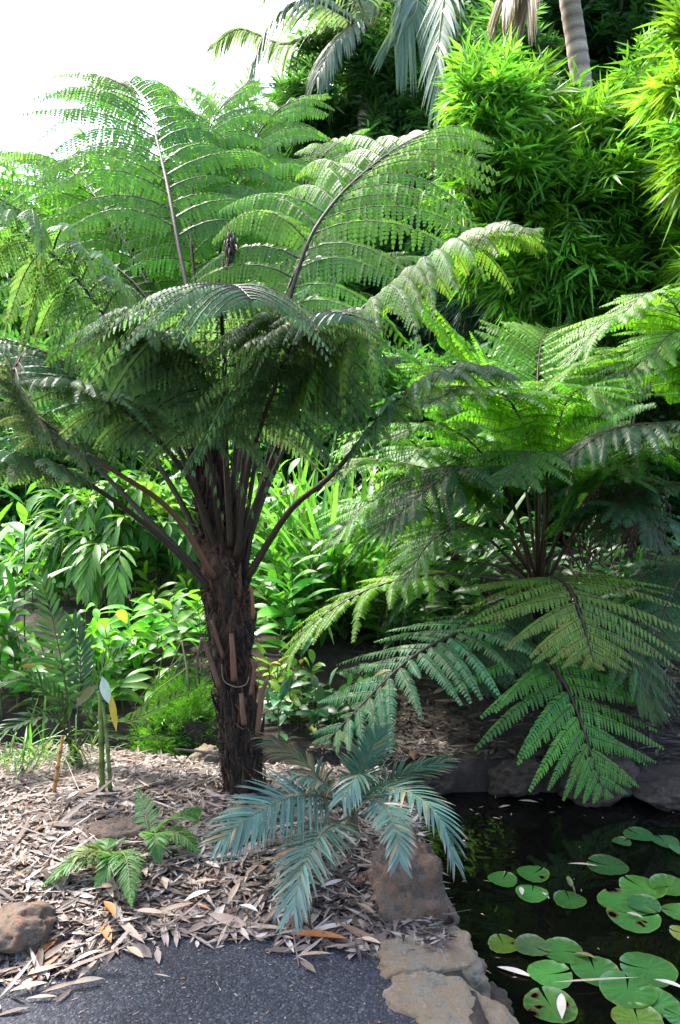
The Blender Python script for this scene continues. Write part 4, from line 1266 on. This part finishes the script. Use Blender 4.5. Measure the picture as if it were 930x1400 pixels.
# ------------------------------------------------------------------ leafy plants of the beds
def leafy_plant(name, label, cat, px, py, y, stems, L, W, nleaf, col, tpl=BROAD, droop=.35, ang=(.9, .35), z=None, u0=.1, mat=None, stalk=(.07, .10, .03), r0=.006, group=None, two=False, dv=.15):
    """stems with leaves up their length; each stem with its leaves is one shoot"""
    bpt = P(px, py, y)
    bpt[2] = hz(bpt[0], bpt[1]) - .01 if z is None else z
    r = thing(name, label, cat, bpt, group)
    for (dx, dy, h, lean) in stems:
        b = bpt + np.array([dx, dy, 0])
        b[2] = min(b[2], hz(b[0], b[1]) - .01) if z is None else z
        a = math.atan2(lean[1], lean[0])
        ll = math.hypot(*lean)
        c = curve([b, b + np.array([lean[0] * .3, lean[1] * .3, h * .55]), b + np.array([lean[0], lean[1], h])], 20)
        st, lf = MB(), MB()
        tube(st, c, r0 * np.linspace(1, .45, 20), 6, stalk)
        n = nleaf
        u = u0 + (1 - u0) * (np.arange(n) + .5) / n
        p, T = lerp_rows(c, u), lerp_rows(nrm(np.gradient(c, axis=0)), u)
        if two:
            s = np.where(np.arange(n) % 2, 1., -1.)
            sd_ = np.array([-math.sin(a), math.cos(a), 0.])[None] * s[:, None]
        else:
            az = np.arange(n) * 2.399 + rng.random() * 6
            sd_ = np.stack([np.cos(az), np.sin(az), 0 * az], 1)
        e = ang[0] + (ang[1] - ang[0]) * u + rng.normal(0, .18, n)
        cs = vary(np.array(col) * np.exp(rng.normal(0, .3)), n, dv + .08, .12)
        yl = (rng.random((n, 1)) < .04) & (L < .21)
        cs = np.where(yl, vary((.22, .19, .04), n, .3, .1), cs)
        d = sd_ * np.sin(e + .3)[:, None] + T * np.cos(e + .3)[:, None]
        Ls = L * (1 - .35 * np.abs(u - .55)) * np.exp(rng.normal(0, .1, n))
        instances(lf, tpl, p, d, T + UP * .3 - sd_ * .2 + rng.normal(0, .15, (n, 3)), Ls * np.exp(rng.normal(0, .12, n)), W * np.exp(rng.normal(0, .12, n)), droop * np.exp(rng.normal(0, .4, n)), cs)
        o = lf.build('shoot', mat or M_LEAF, r)
        st.build('stem', M_STALK, o)
    return r


def rs(a, b):
    return float(rng.uniform(a, b))


def clump(n, rx, ry, h0, h1, lean=.15, dirx=0., diry=-.1):
    return [(rs(-rx, rx), rs(-ry, ry), rs(h0, h1), (rs(-lean, lean) + dirx, rs(-lean, lean) + diry)) for _ in range(n)]


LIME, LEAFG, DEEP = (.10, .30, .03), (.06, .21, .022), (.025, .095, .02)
# big leaved shrub at the left edge
leafy_plant('broadleaf_shrub', 'tall shrub with large light green leaves at the left edge', 'shrub', 30, 900, 5.2, [(.02, 0, 1.35, (.08, -.1)), (-.12, .1, 1.15, (-.1, -.05)), (-.05, -.1, .85, (-.05, -.1)), (-.25, 0, 1.0, (-.1, -.1))], .32, .075, 13, (.055, .19, .022), droop=.2, u0=.35)
leafy_plant('broadleaf_shrub', 'lower light green shrub beside the dark cycad frond', 'shrub', 40, 960, 4.9, clump(6, .25, .2, .5, .8), .26, .07, 9, LEAFG, droop=.3)
# shell ginger fountain
gb = P(180, 860, 6.6)
gz = hz(gb[0], gb[1])
gin = thing('shell_ginger', 'big fountain shaped ginger clump with drooping pointed leaves', 'ginger plant', (gb[0], gb[1], gz))
for k_ in range(84):
    a = rng.uniform(-math.pi, math.pi) if rng.random() < .5 else rng.uniform(-2.9, -.3)
    f = rng.uniform(.25, 1.0)
    b = np.array([gb[0] + rs(-.3, .35), gb[1] + rs(-.25, .25), gz])
    R_ = .25 + f * rs(.6, .85)
    h = rs(.95, 1.2) * (1.15 - .65 * f)
    tip = b + np.array([math.cos(a) * R_, math.sin(a) * R_ * .8, max(h - .30 * f - .05, .08)])
    pinnate(gin, [b, b + np.array([math.cos(a) * R_ * .35, math.sin(a) * R_ * .3, h * .8]), b + np.array([math.cos(a) * R_ * .72, math.sin(a) * R_ * .6, h]), tip], n=15, L=.25, W=.046, u0=.25,
            ang=(.7, 1.2), lift=.05, droop=.3, col=(.055, .18, .025) if rng.random() < .6 else (.12, .27, .045), tpl=LANCE, r0=.007, name='shoot', sname='stem', dv=.25)
# plants between ginger and rill
for (px_, py_, y_, lb) in [(120, 935, 5.3, 'bright leafy clump in front of the ginger fountain, by the dark cycad'), (245, 915, 5.6, 'bright leafy clump left of the tree fern trunk behind the white rock'),
                           (275, 880, 6.2, 'yellow green leafy clump touching the tree fern trunk on its left')]:
    leafy_plant('leafy_clump', lb, 'leafy plant', px_, py_, y_, clump(15, .42, .3, .2, .48, .15), .24, .055, 8, LIME if 'yellow' not in lb else (.15, .33, .03), droop=.35, two=True)
leafy_plant('leafy_clump', 'low green leafy clump at far left under the large leaved shrub', 'leafy plant', 30, 950, 5.0, clump(14, .4, .3, .2, .5, .15), .2, .05, 8, LEAFG, droop=.35, two=True)
for (px_, py_, y_, lb, c_) in [(-130, 900, 5.6, 'leafy clump cut by the left photo edge beside the large leaved shrub', LEAFG), (60, 850, 6.8, 'leafy clump behind the large leaved shrub, left of the ginger fountain', LEAFG), (15, 830, 7.6, 'tall leafy clump at far left behind all the low plants', LEAFG),
                               (330, 830, 7.2, 'leafy clump directly behind the trunk of the tree fern', LEAFG), (180, 950, 5.0, 'low leafy clump between the dark cycad and the feathery mound', LIME)]:
    leafy_plant('leafy_clump', lb, 'leafy plant', px_, py_, y_, clump(18, .5, .3, .25, .7, .15), .24, .06, 8, c_, droop=.35, two=True)
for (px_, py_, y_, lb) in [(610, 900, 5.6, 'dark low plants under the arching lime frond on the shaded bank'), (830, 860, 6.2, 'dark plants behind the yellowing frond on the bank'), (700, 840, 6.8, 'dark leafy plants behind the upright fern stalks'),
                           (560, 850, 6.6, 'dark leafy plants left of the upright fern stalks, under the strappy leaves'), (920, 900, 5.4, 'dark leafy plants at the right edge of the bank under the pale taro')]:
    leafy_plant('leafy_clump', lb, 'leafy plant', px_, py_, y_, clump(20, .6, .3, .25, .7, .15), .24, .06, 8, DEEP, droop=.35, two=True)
# ginger canes right of the trunk
for (px_, py_, y_, lb, n_, h0, h1, cl) in [(425, 850, 5.6, 'broad leaved ginger right of the tree fern trunk, behind the lime frond', 22, .45, .85, LEAFG), (375, 830, 6.4, 'taller ginger close behind the tree fern trunk', 20, .7, 1.25, (.08, .26, .03)),
                                           (500, 830, 5.9, 'ginger with upright canes in front of the strappy plant', 14, .3, .6, LEAFG), (250, 800, 7.6, 'ginger behind the leaning left stalks of tree fern', 22, .8, 1.4, LIME)]:
    leafy_plant('ginger_plant', lb, 'ginger plant', px_, py_, y_, clump(n_, .4, .35, h0, h1, .16), .32, .07, 12, cl, droop=.35, two=True)
# dark glossy low plants on the bank right of the trunk
leafy_plant('glossy_plant', 'dark glossy low plant on the bank just right of the trunk', 'leafy plant', 410, 985, 4.55, clump(16, .28, .22, .10, .30, .08), .17, .05, 6, (.022, .085, .03), droop=.3)
leafy_plant('glossy_plant', 'dark glossy plant under the lime arching frond', 'leafy plant', 450, 930, 4.8, clump(16, .3, .25, .15, .40, .08), .18, .05, 7, DEEP, droop=.3)
leafy_plant('glossy_plant', 'small yellow green plant between trunk and dark glossy plants', 'leafy plant', 388, 935, 4.9, clump(8, .15, .15, .12, .35, .08), .16, .04, 7, (.14, .27, .02), droop=.3)


def strap_plant(name, label, cat, px, py, y, n, L, W, col, e0=(.5, 1.35), droop=.35, spread=.2, mat=None, z=None, sr=.07):
    b = P(px, py, y)
    b[2] = hz(b[0], b[1]) if z is None else z
    r = thing(name, label, cat, b)
    mb = MB()
    a = rng.uniform(0, 6.283, n)
    e = rng.uniform(e0[0], e0[1], n)
    d = np.stack([np.cos(a) * np.cos(e), np.sin(a) * np.cos(e), np.sin(e)], 1)
    p = b[None] + np.stack([rng.normal(0, spread, n), rng.normal(0, spread, n), rng.uniform(0, .15, n)], 1)
    instances(mb, tpl_strip(10, .12), p, d, UP[None] + d * .0 + rng.normal(0, .15, (n, 3)), L * np.exp(rng.normal(0, .2, n)), W * np.exp(rng.normal(0, .12, n)), droop * np.exp(rng.normal(0, .4, n)) * (1.4 - e * .5), vary(col, n, .22, .1))
    mb.build('foliage', mat or M_LEAF, r)
    s = MB()
    tube(s, curve([b - UP * .03, b + UP * .02 * (1 + spread * 10), b + UP * .04 * (1 + spread * 10)], 5), list(np.array([1, 1, .85, .7, .3]) * min(sr, spread * .35)), 8, (.10, .08, .05))
    s.build('stem', M_STALK, r)
    return r


strap_plant('strappy_plant', 'large plant with long sword leaves behind the gap right of tree fern', 'strappy plant', 465, 790, 6.1, 120, 1.35, .045, (.09, .26, .045), (.75, 1.45), .28, .22)
strap_plant('strappy_plant', 'pale striped sword leaved plant behind the right ferns', 'strappy plant', 560, 760, 6.9, 110, 1.5, .05, (.13, .28, .07), (.7, 1.45), .28, .22)
strap_plant('strappy_plant', 'shorter sword leaved plant close behind the tree fern trunk', 'strappy plant', 395, 790, 7.0, 90, 1.3, .045, (.10, .27, .04), (.7, 1.45), .28, .2)
strap_plant('grass_tuft', 'narrow leaved tuft in the mulch by the left edge', 'grass tuft', 30, 1062, 3.75, 60, .32, .010, (.08, .20, .03), (.3, 1.3), .5, .06)
strap_plant('grass_tuft', 'sparse narrow leaved tuft left of the cut canes', 'grass tuft', 110, 1040, 3.85, 34, .28, .009, (.08, .17, .03), (.3, 1.2), .5, .05)
# pale big leaf plant lit at the right edge
leafy_plant('taro_plant', 'large pale bluish leaves shining behind the right ferns', 'taro plant', 905, 840, 5.9, [(-.1, 0, .85, (-.1, -.2)), (.12, .1, .7, (.1, -.2)), (.0, -.1, .6, (0, -.2)), (.3, 0, .9, (.1, -.2))], .45, .26, 3, (.05, .14, .08), droop=.5, u0=.93)
# dark cycad at the left
zb = P(100, 1015, 3.9)
zb[2] = hz(zb[0], zb[1])
zam = thing('cycad', 'dark cycad with broad stiff leaflets on the near bank of the rill', 'cycad', zb)
s = MB()
tube(s, curve([zb - UP * .04, zb + UP * .05, zb + UP * .1], 6), [.06, .06, .055, .05, .04, .02], 9, (.06, .045, .03))
s.build('stem', M_STALK, zam)
zt = zb + UP * .08
for (pts, kw) in [([(90, 940, 3.95), (75, 860, 4.0), (58, 795, 4.05)], dict(roll=0., az=(-.3, 1))), ([(125, 965, 3.85), (140, 915, 3.8), (172, 888, 3.72)], dict(az=(.7, .5), L=.10, W=.035, col=(.04, .11, .02))),
                  ([(135, 990, 3.8), (180, 985, 3.75), (245, 952, 3.7)], dict(az=(1, -.1), roll=.6)), ([(120, 1000, 3.75), (160, 1010, 3.65), (222, 1012, 3.55)], dict(az=(1, -.3), roll=.3)),
                  ([(85, 970, 3.85), (40, 930, 3.8), (0, 940, 3.75)], dict(az=(-1, 0))), ([(110, 930, 4.05), (108, 880, 4.15), (100, 850, 4.2)], dict(az=(.0, 1))), ([(80, 985, 3.8), (40, 985, 3.65), (-10, 1010, 3.5)], dict(az=(-1, -.4)))]:
    kw = dict(dict(col=(.025, .07, .02), L=.13, W=.026), **kw)
    pinnate(zam, [zt] + [P(*p) for p in pts], n=16, u0=.3, stalk=(.05, .04, .02), mat=M_LEAF, tpl=LANCE, droop=.12, lift=.2, prof=lambda v: .8 + .2 * np.sin(v * 3.1), **kw)
# feathery mound
woody('feathery_shrub', 'soft feathery light green mound beside the tree fern trunk', 'ground cover', P(250, 1030, 4.7), [blob(250, 985, 4.75, 52, 48, .3), blob(215, 1010, 4.6, 30, 26, .2), blob(285, 1010, 4.7, 30, 30, .2)], 5200, trunk_r=.008, k=6, tl=.07, L=.035, W=.004,
      col=(.075, .23, .02), spread=.6, up=.7, clumps=40, clump_r=.2, droop=.15, dv=.2, leafname='foliage', stemname='stem', bark=(.08, .1, .04), shell=.35)

# ------------------------------------------------------------------ bamboo, trees and palms behind
BAM = dict(k=8, tl=.16, L=.225, W=.028, spread=.95, droop=.25, up=.1, clumps=20, clump_r=.2, dv=.5, shell=.3)


def culms(px, py0, py1, y, n, spread, r_):
    out = []
    for _ in range(n):
        a = P(px + rng.normal(0, spread * .35), py0, y + rng.normal(0, .25))
        a[2] = hz(a[0], a[1]) - .05
        b = P(px + rng.normal(0, spread), py1 + rng.normal(0, 40), y + rng.normal(0, .4))
        out.append(([a, (a + b) / 2 + np.array([rng.normal(0, .1), 0, .15]), b], r_))
    return out


woody('bamboo_clump', 'bright yellow green bamboo mass filling the upper right', 'bamboo', P(790, 720, 7.8),
      [blob(690, 190, 7.6, 60, 85, .6), blob(780, 265, 7.7, 90, 80, .7), blob(860, 290, 7.8, 90, 110, .7), blob(740, 320, 7.6, 75, 90, .6), blob(820, 400, 7.6, 85, 75, .6), blob(900, 380, 7.8, 60, 110, .6), blob(690, 290, 7.8, 50, 70, .5), blob(880, 200, 8.0, 70, 60, .6)] + [blob(a_, b_, 7.5 + rs(-.3, .3), c_, c_ * rs(.7, 1.3), .35) for a_, b_, c_ in ((655, 125, 26), (640, 250, 24), (660, 340, 28), (705, 380, 30), (765, 180, 26), (845, 190, 30), (760, 440, 32), (830, 465, 30), (900, 265, 36), (720, 240, 34), (800, 330, 36), (690, 155, 26)  , (895, 120, 30))],
      5600, col=(.115, .30, .03), col2=(.055, .185, .022), culms=culms(800, 720, 240, 7.9, 9, 60, .016), leafname='foliage', stemname='culm', mat=M_BAMBOO, tw=(40, .004), bark=(.16, .20, .05), **BAM)
woody('bamboo_clump', 'yellow sunlit bamboo hanging in at the right edge', 'bamboo', P(1000, 700, 6.4), [blob(958, 95, 6.3, 36, 65, .4), blob(955, 200, 6.2, 26, 55, .35), blob(1000, 130, 6.4, 50, 100, .5), blob(975, 330, 6.4, 36, 80, .4)], 1000, col=(.12, .29, .025),
      culms=culms(1000, 720, 60, 6.5, 4, 25, .018), leafname='foliage', stemname='culm', mat=M_BAMBOO, tw=(20, .004), bark=(.16, .20, .05), **dict(BAM, clumps=12))
woody('bamboo_clump', 'finer grey green bamboo behind the palms and tree fern', 'bamboo', P(560, 700, 12.5), [blob(560, 150, 12.5, 70, 80, 1.), blob(470, 140, 12.8, 70, 70, 1.), blob(620, 220, 12.2, 60, 90, 1.), blob(530, 250, 12.4, 80, 80, 1.), blob(680, 80, 12.8, 60, 60, .8), blob(440, 220, 12.8, 50, 70, .8)],
      4200, col=(.07, .20, .045), col2=(.03, .10, .025), culms=culms(560, 700, 170, 12.5, 8, 60, .03), leafname='foliage', stemname='culm', mat=M_BAMBOO, tw=(40, .006), bark=(.14, .17, .07), **dict(BAM, L=.26, W=.04, tl=.25))
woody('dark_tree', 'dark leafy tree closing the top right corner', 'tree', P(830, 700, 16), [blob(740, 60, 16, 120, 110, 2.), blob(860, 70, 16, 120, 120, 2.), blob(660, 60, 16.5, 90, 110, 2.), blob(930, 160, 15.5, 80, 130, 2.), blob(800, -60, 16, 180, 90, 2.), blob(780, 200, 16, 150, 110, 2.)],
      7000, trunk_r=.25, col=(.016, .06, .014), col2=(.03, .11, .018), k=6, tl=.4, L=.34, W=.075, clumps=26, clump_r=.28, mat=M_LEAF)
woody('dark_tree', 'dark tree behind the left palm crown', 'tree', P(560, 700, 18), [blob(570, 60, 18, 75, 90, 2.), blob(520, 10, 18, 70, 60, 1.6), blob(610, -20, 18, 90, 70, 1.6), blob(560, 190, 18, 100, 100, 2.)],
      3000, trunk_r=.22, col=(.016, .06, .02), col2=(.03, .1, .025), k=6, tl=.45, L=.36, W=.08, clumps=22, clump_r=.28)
woody('weeping_tree', 'dark tree with hanging grey green sprays between fern and bamboo', 'tree', P(710, 720, 10), [blob(705, 400, 10, 55, 75, .8), blob(665, 440, 10.2, 45, 70, .8), blob(750, 470, 10, 50, 70, .8), blob(640, 360, 10.4, 40, 60, .7)], 2400, trunk_r=.09,
      col=(.018, .065, .032), k=9, tl=.45, L=.22, W=.02, spread=.45, up=-.9, droop=.3, clumps=20, clump_r=.3)
# skyline trees on the left
woody('round_tree', 'pale green tree on the skyline behind the upper fern fronds', 'tree', P(250, 660, 16), [blob(230, 330, 16, 110, 70, 2.), blob(340, 260, 16.5, 80, 80, 2.), blob(140, 360, 16, 90, 60, 1.8), blob(260, 360, 15.5, 130, 90, 2.), blob(410, 230, 16.5, 60, 80, 1.8)],
      5200, trunk_r=.2, col=(.075, .22, .04), k=6, tl=.4, L=.30, W=.075, clumps=26, clump_r=.28)
woody('round_tree', 'lower light green tree on the skyline at the left edge', 'tree', P(30, 660, 14), [blob(30, 350, 14, 90, 65, 1.8), blob(-60, 330, 14.5, 80, 80, 1.8), blob(60, 420, 13.5, 110, 80, 1.8), blob(120, 380, 14, 70, 70, 1.5)],
      3400, trunk_r=.18, col=(.08, .23, .035), k=6, tl=.38, L=.28, W=.07, clumps=24, clump_r=.28)
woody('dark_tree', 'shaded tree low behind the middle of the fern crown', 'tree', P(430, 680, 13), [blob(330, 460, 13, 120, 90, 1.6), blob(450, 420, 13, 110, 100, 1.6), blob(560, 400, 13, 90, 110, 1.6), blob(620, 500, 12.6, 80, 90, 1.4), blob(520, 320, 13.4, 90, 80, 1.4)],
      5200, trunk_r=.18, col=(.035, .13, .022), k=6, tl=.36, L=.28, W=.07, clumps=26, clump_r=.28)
# shrubs behind the beds
for (lb, px_, y_, bl, cl, n_) in [
    ('small leaved dense shrub behind the ginger fountain', 110, 8.6, [(90, 650, 90, 60), (160, 690, 70, 55), (30, 680, 70, 60), (110, 590, 80, 50)], (.045, .17, .03), 3600),
    ('bright shrub behind the left stalks of tree fern', 240, 9.2, [(230, 640, 80, 60), (180, 580, 80, 50), (290, 580, 80, 60)], (.075, .24, .04), 3000),
    ('shrub at left edge under the skyline tree', -20, 9.6, [(-20, 560, 90, 70), (40, 520, 80, 50), (-60, 660, 80, 80), (-180, 600, 110, 90), (-300, 640, 110, 90)], (.05, .17, .03), 3800),
    ('bright shrub seen behind the right stalks of tree fern', 440, 9.4, [(400, 610, 80, 70), (480, 580, 80, 70), (360, 540, 70, 60)], (.08, .25, .04), 3000),
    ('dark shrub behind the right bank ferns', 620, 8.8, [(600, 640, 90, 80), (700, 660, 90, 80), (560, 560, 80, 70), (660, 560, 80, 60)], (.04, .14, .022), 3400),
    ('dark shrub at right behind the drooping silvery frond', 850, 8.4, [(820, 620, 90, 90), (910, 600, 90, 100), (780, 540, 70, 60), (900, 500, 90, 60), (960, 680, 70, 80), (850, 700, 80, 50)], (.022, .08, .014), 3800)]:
    woody('leafy_shrub', lb, 'shrub', P(px_, 760, y_), [blob(a, b_, y_ + rs(-.3, .3), c_, d_, .6) for a, b_, c_, d_ in bl], n_, trunk_r=.05, col=cl, k=6, tl=.2, L=.16, W=.055, clumps=22, clump_r=.28, leafname='foliage', stemname='stem', tpl=KITE)
# far wall of trees closing the view
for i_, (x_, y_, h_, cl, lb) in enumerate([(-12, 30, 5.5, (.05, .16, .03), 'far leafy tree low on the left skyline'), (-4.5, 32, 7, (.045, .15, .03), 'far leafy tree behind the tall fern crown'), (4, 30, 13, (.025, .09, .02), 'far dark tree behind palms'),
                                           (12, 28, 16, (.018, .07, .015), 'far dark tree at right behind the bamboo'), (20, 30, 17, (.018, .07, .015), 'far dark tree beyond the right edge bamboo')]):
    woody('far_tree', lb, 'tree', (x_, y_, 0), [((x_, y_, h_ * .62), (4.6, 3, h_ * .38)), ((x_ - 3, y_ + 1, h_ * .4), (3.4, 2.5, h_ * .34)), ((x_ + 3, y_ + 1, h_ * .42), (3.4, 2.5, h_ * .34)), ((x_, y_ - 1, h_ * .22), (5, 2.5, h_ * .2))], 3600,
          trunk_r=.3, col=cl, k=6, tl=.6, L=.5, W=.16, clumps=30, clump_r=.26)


def palm_frond(root, pts, L, W=.05, n=46, **kw):
    kw.setdefault('col', (.13, .20, .135))  # green made paler, the washed-out look of glare painted into the leaflets
    return pinnate(root, [P(*p) for p in pts], n=n, L=L, W=W, u0=.12, tpl=STRIP, droop=kw.pop('droop', .8), stalk=(.16, .17, .07), r0=.035, ang=(.5, 1.1), lift=kw.pop('lift', .1),
                   prof=lambda v: np.minimum(1, .6 + 2 * v) * (1 - .5 * v**3), **kw)


def palm(label, trunk, rr, fronds, dead=0):
    b = P(*trunk[0])
    b[2] = hz(b[0], b[1]) - .05
    r = thing('palm_tree', label, 'palm tree', b)
    s = MB()
    c = curve([b] + [P(*p) for p in trunk[1:]], 150)
    rad = rr * (1 + .035 * (np.arange(150) % 3 == 0) + rng.normal(0, .012, 150)) * np.linspace(1.1, .9, 150)
    tube(s, c, rad, 14, np.array([(.36, .31, .25), (.30, .25, .20), (.22, .17, .13)])[np.arange(150) % 3] * np.exp(rng.normal(0, .15, (150, 1))))
    s.build('trunk', M_WOOD, r)
    for pts, kw in fronds:
        kw = dict(kw)
        palm_frond(r, pts, kw.pop('L', .9), **kw)
    return r


palm('tall palm with a pale ringed trunk and a skirt of dead fronds', [(815, 730, 10.5), (808, 300, 10.5), (795, 115, 10.5), (776, -20, 10.5), (768, -90, 10.5)], .14,
     [([(765, -85, 10.5), (700, -150, 10.0), (625, -60, 9.4), (600, 60, 9.1), (603, 150, 9.0)], dict(L=.55, az=(-1, -.8), droop=.5, lift=.0, col=(.12, .2, .13))),
      ([(766, -80, 10.4), (745, -90, 10.1), (725, -40, 9.9), (722, 15, 9.9)], dict(L=.5, droop=1.1, col=(.30, .25, .19), az=(-1, -.5), label='dead greyish frond')),
      ([(766, -80, 10.4), (740, -70, 10.3), (705, -40, 10.2), (690, 0, 10.2)], dict(L=.5, droop=1.1, col=(.33, .29, .22), az=(-1, -.5), label='dead pale frond')),
      ([(770, -85, 10.5), (840, -150, 10.2), (900, -120, 10), (950, -40, 9.8)], dict(L=.8, az=(1, -.3))),
      ([(768, -90, 10.5), (770, -200, 9.8), (760, -220, 9.0)], dict(L=.8, az=(0, -1)))])
palm('palm with an arching grey green crown paled by painted glare at the top behind the tree fern', [(502, 700, 12), (500, 300, 12), (500, 120, 12), (508, 40, 12)], .12,
     [([(508, 45, 12), (470, 20, 11.8), (420, 0, 11.5), (372, 30, 11.2), (345, 90, 11)], dict(L=.62, az=(-1, -.4), droop=.9)),
      ([(506, 45, 12), (455, 40, 12.2), (390, 60, 12.4), (330, 40, 12.6), (295, 60, 12.8)], dict(L=.5, az=(-1, .3), droop=.9)),
      ([(506, 40, 12), (480, -20, 12), (440, -60, 11.8), (390, -60, 11.5), (365, -20, 11.3)], dict(L=.6, az=(-1, -.2), droop=.9)),
      ([(510, 42, 12), (530, -5, 11.8), (560, -20, 11.5), (570, 10, 11.2), (540, 60, 11)], dict(L=.8, az=(.4, -1), droop=.8, col=(.13, .22, .15))),
      ([(510, 42, 12), (545, 0, 12.1), (590, 0, 12.2), (630, 50, 12.3)], dict(L=.9, az=(1, .2), droop=.8)),
      ([(507, 45, 12), (490, 30, 11.8), (455, 60, 11.5), (435, 105, 11.3)], dict(L=.5, az=(-.7, -.8), droop=.8)),
      ([(508, 40, 12), (515, -40, 12), (500, -90, 11.8)], dict(L=.9, az=(-.2, -1)))])
